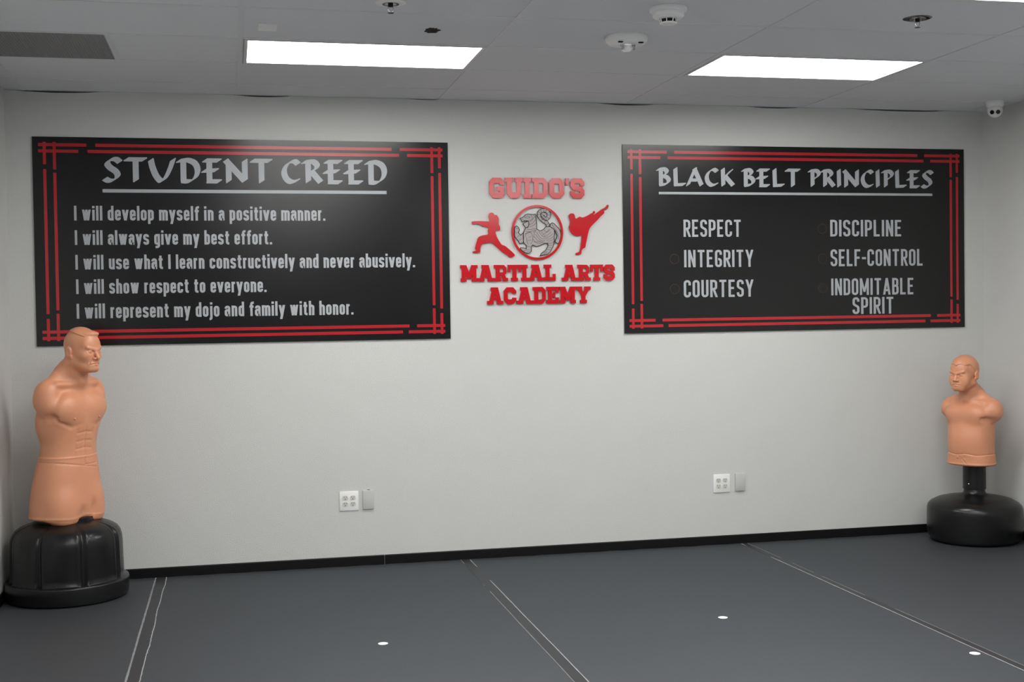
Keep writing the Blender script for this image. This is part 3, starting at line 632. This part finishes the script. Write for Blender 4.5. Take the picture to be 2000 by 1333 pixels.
# ================================================================== signs
TH = 0.010
def stripes(bm, x0, x1, z0, z1, L_, R_):
    """double stripe frame: L_/R_ are (outer, inner) offsets of the vertical stripes from the side edges"""
    wv = 0.0172; wh = 0.0185; top = (0.037, 0.0735); bot = (0.037, 0.0735); y = -TH; d = 0.0007
    def hb(a, b, z, k): prism(bm, [(a, z), (b, z), (b, z + wh), (a, z + wh)], y, d + k)
    def vb(x, a, b, k): prism(bm, [(x, a), (x + wv, a), (x + wv, b), (x, b)], y, d + k)
    for k, zz in enumerate((z1 - top[0] - wh, z1 - top[1] - wh, z0 + bot[0], z0 + bot[1])):
        g = (0.255, 0.305) if k in (1, 2) else (0.30, 0.35)     # gaps near the corners
        if k in (2, 3): g = (0.262, 0.298) if k == 2 else (0.21, 0.257)
        kk = k * 0.00004
        hb(x0 + 0.033, x0 + g[0], zz, kk); hb(x0 + g[1], x1 - g[1], zz, kk); hb(x1 - g[0], x1 - 0.033, zz, kk)
    for k, xx in enumerate((x0 + L_[0], x0 + L_[1], x1 - R_[0] - wv, x1 - R_[1] - wv)):
        out = k in (0, 2); g = (0.160, 0.188) if out else (0.190, 0.209); kk = 0.0002 + k * 0.00004
        vb(xx, z0 + 0.030, z0 + g[0], kk); vb(xx, z0 + g[1], z1 - g[1], kk); vb(xx, z1 - g[0], z1 - 0.030, kk)
def sign(label, x0, x1, z0, z1, L_, R_, lines, under, rings=()):
    t = thing('wall_sign', label, 'sign', ((x0 + x1) / 2, 0, z0))
    def part(name, bm, m):
        bmesh.ops.translate(bm, verts=bm.verts[:], vec=(-(x0 + x1) / 2, 0, -z0)); return obj(name, bm, m, t)
    bm = bmesh.new(); box(bm, x0, x1, -TH, -0.001, z0, z1); part('panel', bm, M['signblack'])
    bm = bmesh.new(); stripes(bm, x0, x1, z0, z1, L_, R_); part('border_stripes', bm, M['signred'])
    for name, text, font, a, b, za, zb, gap, sp in lines:
        P = [q for ch, ps in layout(text, font, a, b, za, zb, gap, sp) for q in ps]
        part(name, mesh_polys(P, -TH, 0.0006), M['signgrey'])
    bm = bmesh.new(); prism(bm, [(under[0], under[2]), (under[1], under[2]), (under[1], under[3]), (under[0], under[3])], -TH, 0.0007); part('underline', bm, M['signgrey'])
    for rx, rz in rings:
        bm = bmesh.new()
        for i in range(40):
            a, b = 2 * math.pi * i / 40, 2 * math.pi * (i + 1) / 40
            prism(bm, [(rx + r * math.cos(q), rz + r * math.sin(q)) for r, q in ((0.0300, a), (0.0325, a), (0.0325, b), (0.0300, b))], -TH, 0.0005)
        part('bullet_ring', bm, M['ringred'])
    return t
lc = lambda c: sans(c)
cp = lambda c: sans(c, t=0.128, cw=0.255)
sign('wide black sign with red double border headed STUDENT CREED, on the left', -1.177, 1.263, 1.390, 2.609, (0.058, 0.113), (0.045, 0.0925), [
    ('heading', 'STUDENT CREED', calligraphic, -0.797, 0.882, 2.340, 2.499, 0.03, 0.26),
    ('text_line', 'I will develop myself in a positive manner.', lc, -0.954, 0.501, 2.123, 2.209, 0.085, 0.255),
    ('text_line', 'I will always give my best effort.', lc, -0.953, 0.179, 1.980, 2.066, 0.085, 0.255),
    ('text_line', 'I will use what I learn constructively and never abusively.', lc, -0.953, 1.047, 1.836, 1.922, 0.085, 0.255),
    ('text_line', 'I will show respect to everyone.', lc, -0.952, 0.141, 1.693, 1.779, 0.085, 0.255),
    ('text_line', 'I will represent my dojo and family with honor.', lc, -0.952, 0.662, 1.549, 1.636, 0.085, 0.255)],
    (-0.792, 0.878, 2.287, 2.307))
sign('wide black sign with red double border headed BLACK BELT PRINCIPLES, on the right', 2.399, 4.839, 1.400, 2.615, (0.050, 0.108), (0.045, 0.092), [
    ('heading', 'BLACK BELT PRINCIPLES', calligraphic, 2.622, 4.607, 2.343, 2.474, 0.02, 0.36),
    ('text_line', 'RESPECT', cp, 2.807, 3.207, 2.021, 2.133, 0.095, 0.25),
    ('text_line', 'INTEGRITY', cp, 2.809, 3.291, 1.8235, 1.936, 0.095, 0.25),
    ('text_line', 'COURTESY', cp, 2.804, 3.290, 1.627, 1.740, 0.095, 0.25),
    ('text_line', 'DISCIPLINE', cp, 3.842, 4.366, 2.022, 2.133, 0.095, 0.25),
    ('text_line', 'SELF-CONTROL', cp, 3.843, 4.525, 1.823, 1.936, 0.095, 0.25),
    ('text_line', 'INDOMITABLE', cp, 3.846, 4.454, 1.629, 1.741, 0.095, 0.25),
    ('text_line', 'SPIRIT', cp, 4.000, 4.304, 1.501, 1.614, 0.095, 0.25)],
    (2.641, 4.599, 2.2965, 2.3125), ((3.785, 2.074), (3.785, 1.876), (3.785, 1.678), (2.743, 1.684), (2.743, 1.878)))

# ================================================================== red cut-out lettering, silhouettes, emblem
def word(text, x0, x1, z0, z1, label, gap):
    t = thing('wall_lettering', label, 'lettering', ((x0 + x1) / 2, 0, z0), 0, 'red block lettering on the wall')
    for i, (ch, P) in enumerate(layout(text, block, x0, x1, z0, z1, gap, 0.4)):
        bm = mesh_polys(P, -0.0005, 0.0125 + 0.0003 * (i % 2)); bmesh.ops.translate(bm, verts=bm.verts[:], vec=(-(x0 + x1) / 2, 0, -z0))
        obj('letter', bm, M['red'], t)
word("GUIDO'S", 1.517, 2.147, 2.266, 2.395, 'red block-letter word mounted above the tiger emblem', 0.0)
word('MARTIAL', 1.328, 1.947, 1.745, 1.847, 'red block-letter word MARTIAL below the emblem', -0.02)
word('ARTS', 1.986, 2.342, 1.743, 1.845, 'red block-letter word ARTS below the emblem', -0.02)
word('ACADEMY', 1.498, 2.175, 1.600, 1.706, 'red block-letter word ACADEMY in the lowest row', -0.02)
EX, EZ = 1.830, 2.051
def closed_curve(P, n=3): 
    q = spline(P + [P[0]], n); return q[:-1]
for P, lab in ((F1, 'red cut-out silhouette of a punching karate fighter, left of the emblem'), (F2, 'red cut-out silhouette of a high-kicking fighter, right of the emblem')):
    bm = bmesh.new(); prism(bm, closed_curve(P), -0.0005, 0.012)
    o = obj('fighter_silhouette', bm, M['red'], None, False, (EX, 0, EZ)); tag(o, lab, 'wall silhouette', 'red fighter silhouettes')
t = thing('tiger_emblem', 'round wall emblem of a grey striped tiger inside a red ring', 'emblem', (EX, 0, EZ))
bm = bmesh.new()
for i in range(96):
    a, b = 2 * math.pi * i / 96, 2 * math.pi * (i + 1) / 96
    prism(bm, [(rx * math.cos(q), rz * math.sin(q)) for rx, rz, q in ((0.154, 0.159, a), (0.168, 0.1735, a), (0.168, 0.1735, b), (0.154, 0.159, b))], -0.0005, 0.0125)
bmesh.ops.remove_doubles(bm, verts=bm.verts[:], dist=1e-5); obj('ring', bm, M['red'], t)
bm = bmesh.new(); d = 0.0085
for k, P in enumerate((BODY, HIND, FORE, JAW)): prism(bm, P[:-1] if P[0] == P[-1] else P, -0.0005, d + (0, -0.0004, 0.0004, 0.0006)[k])
for i, q in enumerate(ribbon(spline(TAIL, 6), 0.0225)): prism(bm, q, -0.0005, d - 0.0006 + (i % 5) * 0.00004)
obj('tiger', bm, M['tiger'], t)
bm = bmesh.new()
def ink(path, wd, lift, closed=False):
    for i, q in enumerate(ribbon(path, wd, closed)): prism(bm, q, -0.005, 0.0047 + lift + (i % 5) * 0.00005)
for P in (BODY, HIND, FORE, JAW): ink(P[:-1] if P[0] == P[-1] else P, 0.0040, 0.0002, True)
tl = spline(TAIL, 6); rb_ = ribbon(tl, 0.0225)
ink([q[0] for q in rb_] + [rb_[-1][1]], 0.0036, 0.0); ink([q[3] for q in rb_] + [rb_[-1][2]], 0.0036, 0.0)
for i in range(4, len(tl) - 4, 5):
    q = rb_[i]; ink([q[0], q[3]], 0.0018, 0.0)
for P in STR: ink(spline(P, 4), 0.0017, 0.0001)
obj('line_work', bm, M['ink'], t)

# ================================================================== sculpted dummies (implicit solids turned into one skin)
class Field:
    def __init__(self, xs, ys, zs):
        self.xs, self.ys, self.zs = (np.asarray(a, np.float32) for a in (xs, ys, zs))
        self.D = np.full((len(xs), len(ys), len(zs)), 1.0, np.float32)
    def cut(self, lo, hi):
        s = []
        for a, l, h in zip((self.xs, self.ys, self.zs), lo, hi):
            s.append(slice(int(np.searchsorted(a, l)), int(np.searchsorted(a, h))))
        s = tuple(s)
        return s, self.xs[s[0]][:, None, None], self.ys[s[1]][None, :, None], self.zs[s[2]][None, None, :]
    def add(self, fn, lo, hi, k=0.01):
        s, X, Y, Z = self.cut(lo, hi); d = fn(X, Y, Z); D = self.D[s]
        h = np.maximum(k - np.abs(D - d), 0) / k; self.D[s] = np.minimum(D, d) - h * h * k * 0.25
    def sub(self, fn, lo, hi, k=0.006):
        s, X, Y, Z = self.cut(lo, hi); d = -fn(X, Y, Z); D = self.D[s]
        h = np.maximum(k - np.abs(D - d), 0) / k; self.D[s] = np.maximum(D, d) + h * h * k * 0.25
    def disp(self, fn, lo=(-9, -9, -9), hi=(9, 9, 9)):
        s, X, Y, Z = self.cut(lo, hi); self.D[s] += fn(X, Y, Z).astype(np.float32)
    def ell(self, c, r, k=0.01, sub=False, pad=0.05):
        def fn(X, Y, Z):
            a, b, e = (X - c[0]) / r[0], (Y - c[1]) / r[1], (Z - c[2]) / r[2]
            k0 = np.sqrt(a * a + b * b + e * e); k1 = np.sqrt((a / r[0]) ** 2 + (b / r[1]) ** 2 + (e / r[2]) ** 2)
            return k0 * (k0 - 1) / (k1 + 1e-6)
        (self.sub if sub else self.add)(fn, [c[i] - r[i] - pad for i in range(3)], [c[i] + r[i] + pad for i in range(3)], k)
    def cap(self, a, b, ra, rb, k=0.01, sub=False, pad=0.05):
        a = np.array(a, np.float32); b = np.array(b, np.float32); ba = b - a; bb = float(ba @ ba) + 1e-9; m = max(ra, rb) + pad
        def fn(X, Y, Z):
            px, py, pz = X - a[0], Y - a[1], Z - a[2]
            h = np.clip((px * ba[0] + py * ba[1] + pz * ba[2]) / bb, 0, 1)
            return np.sqrt((px - ba[0] * h) ** 2 + (py - ba[1] * h) ** 2 + (pz - ba[2] * h) ** 2) - (ra + (rb - ra) * h)
        (self.sub if sub else self.add)(fn, np.minimum(a, b) - m, np.maximum(a, b) + m, k)
    def mesh(self):
        D = self.D; I = D < 0; c = I.astype(np.int8)
        cs = c[:-1, :-1, :-1] + c[1:, :-1, :-1] + c[:-1, 1:, :-1] + c[1:, 1:, :-1] + c[:-1, :-1, 1:] + c[1:, :-1, 1:] + c[:-1, 1:, 1:] + c[1:, 1:, 1:]
        act = np.argwhere((cs > 0) & (cs < 8)); idx = np.full(cs.shape, -1, np.int32); idx[tuple(act.T)] = np.arange(len(act))
        acc = np.zeros((len(act), 3)); cnt = np.zeros(len(act)); ax = (self.xs, self.ys, self.zs)
        cor = [(i, j, k) for i in (0, 1) for j in (0, 1) for k in (0, 1)]
        for p in cor:
            for d in range(3):
                if p[d]: continue
                q = list(p); q[d] = 1
                A = act + p; B = act + q; da = D[tuple(A.T)]; db = D[tuple(B.T)]
                m = (da < 0) != (db < 0); t = np.where(m, da / np.where(m, da - db, 1), 0)
                for e in range(3):
                    pa = ax[e][A[:, e]]; pb = ax[e][B[:, e]]; acc[:, e] += np.where(m, pa + t * (pb - pa), 0)
                cnt += m
        V = acc / cnt[:, None]; Q = []
        for d in range(3):
            sl0 = [slice(None)] * 3; sl1 = [slice(None)] * 3; sl0[d] = slice(0, -1); sl1[d] = slice(1, None)
            ch = np.argwhere(I[tuple(sl0)] != I[tuple(sl1)]); e, f = (d + 1) % 3, (d + 2) % 3
            ok = (ch[:, e] > 0) & (ch[:, f] > 0) & (ch[:, e] < D.shape[e] - 1) & (ch[:, f] < D.shape[f] - 1); ch = ch[ok]
            ins = I[tuple(ch.T)]
            def at(de, df):
                q = ch.copy(); q[:, e] -= de; q[:, f] -= df; return idx[tuple(q.T)]
            q = np.stack([at(1, 1), at(0, 1), at(0, 0), at(1, 0)], 1)
            q[~ins] = q[~ins][:, ::-1]; Q.append(q)
        Q = np.concatenate(Q); return V, Q[(Q >= 0).all(1)]
def np_obj(name, V, Q, m, parent):
    me = bpy.data.meshes.new(name)
    me.vertices.add(len(V)); me.vertices.foreach_set('co', V.astype(np.float32).ravel())
    me.loops.add(len(Q) * 4); me.loops.foreach_set('vertex_index', Q.astype(np.int32).ravel())
    me.polygons.add(len(Q)); me.polygons.foreach_set('loop_start', np.arange(0, len(Q) * 4, 4, dtype=np.int32))
    me.update(calc_edges=True); me.validate()
    me.polygons.foreach_set('use_smooth', np.ones(len(me.polygons), bool))
    me.materials.append(m); o = bpy.data.objects.new(name, me); C.objects.link(o); o.parent = parent
    return o
def smooth_interp(xk, yk):
    xk = np.array(xk, float); yk = np.array(yk, float); m = np.gradient(yk, xk)
    def f(x):
        x = np.clip(np.asarray(x, float), xk[0], xk[-1]); i = np.clip(np.searchsorted(xk, x) - 1, 0, len(xk) - 2)
        h = xk[i + 1] - xk[i]; t = (x - xk[i]) / h
        return (2 * t ** 3 - 3 * t ** 2 + 1) * yk[i] + (t ** 3 - 2 * t ** 2 + t) * h * m[i] + (-2 * t ** 3 + 3 * t ** 2) * yk[i + 1] + (t ** 3 - t ** 2) * h * m[i + 1]
    return f
def axis(*segs):
    out = []
    for a, b, s in segs: out += list(np.arange(a, b - 1e-9, s))
    return np.array(out + [segs[-1][1]])
g_ = lambda x, s: np.exp(-(x / s) ** 2)
def sstep(a, b, x):
    t = np.clip((x - a) / (b - a), 0, 1); return t * t * (3 - 2 * t)

def core(F, tab, zb, ztop, n=2.35, hem=None):
    z, a, b, cy = zip(*tab); fa, fb, fc = smooth_interp(z, a), smooth_interp(z, b), smooth_interp(z, cy)
    Z = F.zs; A = fa(Z).astype(np.float32)[None, None, :]; B = fb(Z).astype(np.float32)[None, None, :]; Cy = fc(Z).astype(np.float32)[None, None, :]
    X = F.xs[:, None, None]; Y = F.ys[None, :, None]
    s = (np.abs(X / A) ** n + np.abs((Y - Cy) / B) ** n) ** (1 / n)
    D = (s - 1) * np.minimum(A, B)
    lo = zb + (hem(X, Y) if hem else 0)
    for e, k in ((lo - Z[None, None, :] + 0 * X, 0.014), (Z[None, None, :] - ztop + 0 * X, 0.02)):
        h = np.maximum(k - np.abs(D - e), 0) / k; D = np.maximum(D, e) + h * h * k * 0.25
    F.D = np.ascontiguousarray(D, np.float32)

def head(F, o, s=1.0, wd=1.0, kid=False):
    P = lambda x, y, z: (o[0] + x * s * wd, o[1] + y * s, o[2] + z * s)
    E = lambda c, r, k=0.01, sub=False: F.ell(P(*c), (r[0] * s * wd, r[1] * s, r[2] * s), k * s, sub)
    K = lambda a, b, ra, rb, k=0.01, sub=False: F.cap(P(*a), P(*b), ra * s, rb * s, k * s, sub)
    E((0, 0.004, 0.150), (0.078, 0.100, 0.094), 0.03)
    E((0, -0.040, 0.082), (0.062, 0.062, 0.084), 0.035)
    E((0, -0.074, 0.150), (0.056, 0.030, 0.050), 0.03)               # forehead
    E((0, -0.086, 0.019), (0.027, 0.022, 0.018), 0.022)              # chin
    for q in (-1, 1):
        K((q * 0.054, 0.004, 0.058), (q * 0.024, -0.078, 0.017), 0.020, 0.015, 0.03)     # jaw
        E((q * 0.044, -0.068, 0.090), (0.022, 0.024, 0.020), 0.03)                         # cheek bone
        if kid: E((q * 0.040, -0.070, 0.056), (0.024, 0.024, 0.026), 0.03)
    E((0, -0.088, 0.048), (0.031, 0.021, 0.026), 0.02)               # mouth mound
    for q in (-1, 1):
        E((q * 0.031, -0.112, 0.113), (0.022, 0.022, 0.0125), 0.010, True)                 # socket
        E((q * 0.031, -0.0895, 0.1125), (0.0145, 0.0140, 0.0120), 0.003)                    # eyeball
        K((q * 0.016, -0.098, 0.1045), (q * 0.047, -0.090, 0.1060), 0.0042, 0.0042, 0.006)  # lower lid
        K((q * 0.007, -0.1045, 0.1220), (q * 0.048, -0.0925, 0.1345), 0.0100, 0.0085, 0.007)   # frowning brow
    K((0, -0.099, 0.122), (0, -0.1245 if not kid else -0.118, 0.077), 0.0075, 0.0110 if not kid else 0.0125, 0.010)
    for q in (-1, 1):
        E((q * 0.0135, -0.1095, 0.0725), (0.0088, 0.0115, 0.0080), 0.005)
        E((q * 0.0075, -0.1170, 0.0655), (0.0040, 0.0060, 0.0035), 0.003, True)
        if not kid: K((q * 0.021, -0.1010, 0.0755), (q * 0.034, -0.0930, 0.050), 0.0022, 0.0022, 0.006, True)  # cheek fold
        K((q * 0.026, -0.0985, 0.0455), (0, -0.1085, 0.0520), 0.0050, 0.0062, 0.006)               # upper lip
        K((q * 0.020, -0.0985, 0.0385), (0, -0.1070, 0.0405), 0.0052, 0.0068, 0.006)               # lower lip
        K((q * 0.030, -0.1010, 0.0405), (0, -0.1150, 0.0465), 0.0022, 0.0026, 0.003, True)         # mouth line
        E((q * 0.0805, 0.012, 0.108), (0.0105, 0.0210, 0.0330), 0.006)                              # ear
        E((q * 0.0930, 0.008, 0.111), (0.0080, 0.0120, 0.0200), 0.005, True)
        K((q * 0.0800, -0.004, 0.088), (q * 0.0790, -0.004, 0.078), 0.0075, 0.0060, 0.006)         # lobe
    # moulded hair: a thin cap with a crisp front edge
    c = P(0, 0.004, 0.150); th = 0.0035 if kid else 0.0
    if kid: c = P(0, 0.000, 0.150)
    r = (0.078 * s * wd + 0.0055 - th * 0.3, 0.103 * s + 0.0075 + th, 0.094 * s + 0.0045 + th * 0.4)
    def hair(X, Y, Z):
        a, b, e = (X - c[0]) / r[0], (Y - c[1]) / r[1], (Z - c[2]) / r[2]
        k0 = np.sqrt(a * a + b * b + e * e); k1 = np.sqrt((a / r[0]) ** 2 + (b / r[1]) ** 2 + (e / r[2]) ** 2); d = k0 * (k0 - 1) / (k1 + 1e-6)
        x = (X - o[0]) / s; y = (Y - o[1]) / s; z = (Z - o[2]) / s
        if kid: ed = 0.190 + 0 * z - 0.012 * g_(x, 0.017) - 0.010 * g_(np.abs(x) - 0.055, 0.02) - 1.5 * np.maximum(0, y + 0.045)
        else: ed = 0.196 + 0.30 * np.maximum(0, y + 0.095) - 0.010 * g_(x + 0.035, 0.03) + 0 * z
        return np.maximum(d, (ed - z) * s * 0.8)
    F.add(hair, [c[i] - r[i] - 0.02 for i in range(3)], [c[i] + r[i] + 0.02 for i in range(3)], 0.002)
    if not kid:
        E((0.008, -0.064, 0.2075), (0.050, 0.037, 0.018), 0.010)                                      # swept fringe

def body_adult(F):
    hem = lambda X, Y: (0.007 * g_(X, 0.045) - 0.006 * g_(np.abs(X) - 0.12, 0.06)) * (Y < 0)
    core(F, [(0.42, .222, .166, 0), (0.47, .222, .167, 0), (0.56, .218, .163, 0), (0.64, .208, .155, 0), (0.71, .195, .146, 0), (0.79, .176, .133, 0), (0.85, .173, .130, 0),
             (0.91, .178, .134, 0), (0.98, .188, .140, 0), (1.05, .192, .136, .004), (1.12, .182, .120, .012), (1.18, .140, .092, .018), (1.24, .085, .070, .010), (1.30, .06, .06, -.02)], 0.448, 1.27, 2.3, hem)
    for q in (-1, 1):
        F.ell((q * 0.095, -0.092, 0.49), (0.085, 0.066, 0.11), 0.06)                 # thigh
        F.ell((q * 0.088, -0.080, 1.050), (0.112, 0.066, 0.088), 0.03)               # pectoral
        F.ell((q * 0.182, 0.008, 1.112), (0.072, 0.080, 0.088), 0.016)                # shoulder stub
        F.ell((q * 0.178, -0.020, 1.075), (0.062, 0.062, 0.060), 0.02)
        F.ell((q * 0.150, 0.02, 0.98), (0.048, 0.080, 0.09), 0.05)                    # side muscle
        F.cap((q * 0.038, 0.004, 1.285), (q * 0.155, 0.010, 1.166), 0.026, 0.040, 0.06) # trapezius
        F.cap((q * 0.014, -0.078, 1.185), (q * 0.150, -0.050, 1.190), 0.010, 0.010, 0.03)  # collar bone
        F.ell((q * 0.098, -0.1450, 1.000), (0.0050, 0.0050, 0.0050), 0.006)              # nipple
        F.cap((q * 0.060, -0.04, 1.31), (q * 0.014, -0.080, 1.20), 0.016, 0.010, 0.02)   # neck tendon
        F.cap((q * 0.010, -0.160, 0.970), (q * 0.110, -0.133, 0.955), 0.005, 0.005, 0.02, True)   # line under the pectoral
        F.cap((q * 0.110, -0.133, 0.955), (q * 0.170, -0.080, 0.995), 0.005, 0.004, 0.02, True)
        F.cap((q * 0.140, -0.108, 1.030), (q * 0.215, -0.050, 1.005), 0.004, 0.010, 0.03, True)   # armpit
        F.cap((q * 0.062, -0.137, 0.935), (q * 0.072, -0.136, 0.815), 0.003, 0.003, 0.02, True)    # outer edge of the stomach muscles
    F.cap((0, 0.004, 1.20), (0, -0.058, 1.335), 0.068, 0.060, 0.05)                   # neck
    F.ell((0, -0.112, 1.270), (0.012, 0.014, 0.014), 0.02)                              # throat
    F.cap((0, -0.168, 1.12), (0, -0.165, 0.985), 0.006, 0.006, 0.02, True)            # breast bone
    front = (-0.3, -0.3, 0.70); hi = (0.3, 0.0, 1.0)
    F.disp(lambda X, Y, Z: 0.0028 * g_(X, 0.008) * sstep(0.80, 0.84, Z) * (1 - sstep(0.93, 0.96, Z)), front, hi)
    for z0, sl in ((0.926, 0.12), (0.878, 0.1), (0.838, 0.12)):
        F.disp(lambda X, Y, Z: 0.0034 * g_(Z - z0 + sl * np.abs(X), 0.0055) * (1 - sstep(0.05, 0.075, np.abs(X))), front, hi)
    # moulded belt and shorts
    F.disp(lambda X, Y, Z: -0.0030 * (1 - sstep(0.786, 0.791, Z)) - 0.0028 * g_(Z - 0.786, 0.0038), (-0.4, -0.4, 0.42), (0.4, 0.4, 0.82))
    F.disp(lambda X, Y, Z: 0.0040 * g_(Z - (0.735 - 0.16 * X), 0.0032) * (1 - sstep(0.10, 0.12, X)), (-0.4, -0.4, 0.6), (0.4, 0.1, 0.82))
    bx = lambda X, Z: np.maximum(np.abs(X - 0.060) - 0.058, np.abs(Z - 0.768) - 0.026)
    F.disp(lambda X, Y, Z: 0.0035 * g_(bx(X, Z), 0.0035) * (Z < 0.783), (-0.2, -0.3, 0.70), (0.2, 0.0, 0.80))
    F.disp(lambda X, Y, Z: -0.003 * g_(Z - 0.458 - hem(X, -1 + 0 * Y), 0.006), (-0.4, -0.4, 0.42), (0.4, 0.4, 0.50))
    F.ell((-0.030, -0.206, 0.465), (0.030, 0.036, 0.045), 0.04, True); F.ell((0.060, -0.198, 0.490), (0.018, 0.034, 0.050), 0.04, True)
    head(F, (0, -0.082, 1.256), 1.0, 1.0)

def body_child(F):
    core(F, [(0.48, .150, .118, 0), (0.53, .150, .118, 0), (0.58, .147, .116, 0), (0.64, .147, .117, 0), (0.70, .149, .118, -.002), (0.76, .152, .115, 0), (0.82, .156, .108, .004),
             (0.87, .150, .098, .010), (0.91, .115, .080, .014), (0.95, .068, .06, .006), (1.0, .05, .05, -.01)], 0.503, 0.975, 2.4)
    for q in (-1, 1):
        F.ell((q * 0.064, -0.070, 0.840), (0.082, 0.046, 0.058), 0.035)
        F.ell((q * 0.156, 0.006, 0.862), (0.062, 0.066, 0.070), 0.03)
        F.cap((q * 0.034, 0.018, 0.99), (q * 0.130, 0.012, 0.905), 0.026, 0.034, 0.05)
        F.cap((q * 0.012, -0.058, 0.925), (q * 0.115, -0.040, 0.915), 0.009, 0.009, 0.02)
        F.cap((q * 0.132, -0.078, 0.812), (q * 0.190, -0.035, 0.798), 0.004, 0.009, 0.03, True)
        F.cap((q * 0.048, -0.03, 1.01), (q * 0.012, -0.060, 0.935), 0.013, 0.008, 0.02)
    F.ell((0, -0.06, 0.65), (0.10, 0.066, 0.10), 0.05)
    F.cap((0, 0.010, 0.93), (0, -0.042, 1.06), 0.056, 0.052, 0.045)
    # waistband with a scalloped upper line, pleat and lower rim
    F.disp(lambda X, Y, Z: 0.0035 * g_(Z - (0.578 + 0.004 * np.sin(X * 45)), 0.0030) - 0.0025 * (1 - sstep(0.572, 0.578, Z - 0.004 * np.sin(X * 45))), (-0.3, -0.3, 0.45), (0.3, 0.3, 0.62))
    F.disp(lambda X, Y, Z: -0.0030 * g_(Z - 0.512, 0.005), (-0.3, -0.3, 0.45), (0.3, 0.3, 0.55))
    F.disp(lambda X, Y, Z: 0.0035 * g_(X - 0.02 - 0.9 * (0.535 - Z), 0.003) * sstep(0.508, 0.515, Z) * (1 - sstep(0.545, 0.555, Z)), (-0.2, -0.3, 0.45), (0.2, 0.0, 0.60))
    F.ell((-0.022, -0.122, 0.556), (0.008, 0.006, 0.008), 0.004); F.ell((0.030, -0.124, 0.556), (0.006, 0.004, 0.006), 0.004, True)
    head(F, (0, -0.068, 0.993), 0.935, 1.06, True)

# ---- tall dummy at the left
t = thing('training_dummy', 'tall tan armless torso dummy on a black ribbed base, beside the left wall', 'training dummy', (-0.990, -0.375, 0), math.radians(51))
F = Field(axis((-0.31, -0.10, 0.005), (-0.10, 0.10, 0.0025), (0.10, 0.31, 0.005)), axis((-0.245, -0.06, 0.0025), (-0.06, 0.22, 0.005)), axis((0.40, 1.22, 0.0045), (1.22, 1.53, 0.002)))
body_adult(F); V, Q = F.mesh()
sc_ = 0.92 + 0.08 * sstep(1.12, 1.26, V[:, 2]); V[:, 0] *= sc_; V[:, 1] = V[:, 1] * sc_ - 0.062 * sstep(0.42, 1.30, V[:, 2]) ** 0.9   # slimmer trunk, leaning forward
o = np_obj('torso', V, Q, M['skin'], t); o.location = (0.0124, 0.0155, 0); del F
ROT = math.radians(51)
def groove(a, z, r):
    """eight shallow ribs around the shell; a is the angle in the dummy's own frame"""
    aw = a + ROT + math.radians(90 - 7.2)                 # angle from the camera side
    k = (math.degrees(aw) - 16) / 45; dv = abs(k - round(k)) * 45
    if not 0.107 < z < 0.42: return 1
    f = 1 - 0.042 * math.exp(-(dv / 2.4) ** 2) + 0.010 * math.exp(-((dv - 5) / 2.0) ** 2) * (1 if 0.107 < z < 0.42 else 0)
    return f
obj('base', lathe([(0, 0.0), (0.300, 0.0), (0.318, 0.004), (0.326, 0.016), (0.329, 0.04), (0.329, 0.094), (0.3275, 0.101), (0.322, 0.1045), (0.306, 0.1055), (0.3025, 0.109), (0.302, 0.14), (0.300, 0.22),
                   (0.298, 0.30), (0.295, 0.335), (0.286, 0.362), (0.270, 0.382), (0.245, 0.398), (0.20, 0.415), (0.160, 0.426), (0, 0.430)], 240, groove), M['black'], t, 50)
obj('collar', lathe([(0, 0.42), (0.150, 0.42), (0.150, 0.446), (0.142, 0.452), (0.10, 0.456), (0.10, 0.50), (0, 0.50)], 64), M['black'], t, 40)

# ---- small dummy at the right
t = thing('training_dummy', 'small tan armless torso dummy on a round black base and post, in the right corner', 'training dummy', (4.686, -0.350, 0), math.radians(-66))
F = Field(axis((-0.24, -0.10, 0.004), (-0.10, 0.10, 0.0025), (0.10, 0.24, 0.004)), axis((-0.215, -0.05, 0.0025), (-0.05, 0.17, 0.0045)), axis((0.47, 0.96, 0.004), (0.96, 1.25, 0.0022)))
body_child(F); V, Q = F.mesh(); o = np_obj('torso', V, Q, M['skin'], t); o.location = (-0.008, -0.018, 0); del F
obj('base', lathe([(0, 0.0), (0.250, 0.0), (0.274, 0.008), (0.290, 0.026), (0.298, 0.058), (0.301, 0.11), (0.300, 0.190), (0.2985, 0.216), (0.292, 0.236), (0.276, 0.254), (0.235, 0.276), (0.19, 0.288), (0.14, 0.297), (0.09, 0.304),
                   (0.074, 0.312), (0.068, 0.325), (0.066, 0.345), (0, 0.345)], 96), M['black'], t, 60)
obj('post', lathe([(0, 0.342), (0.0725, 0.342), (0.0735, 0.348), (0.0725, 0.356), (0.0725, 0.52), (0, 0.52)], 48), M['black'], t, 40)
bm = bmesh.new(); bmesh.ops.create_uvsphere(bm, u_segments=12, v_segments=8, radius=0.006)
pin = obj('locking_pin', bm, M['chrome'], t, 'all')
a = math.radians(66 - 32.5 - 90 - 28); pin.location = (0.0715 * math.cos(a), 0.0715 * math.sin(a), 0.378)
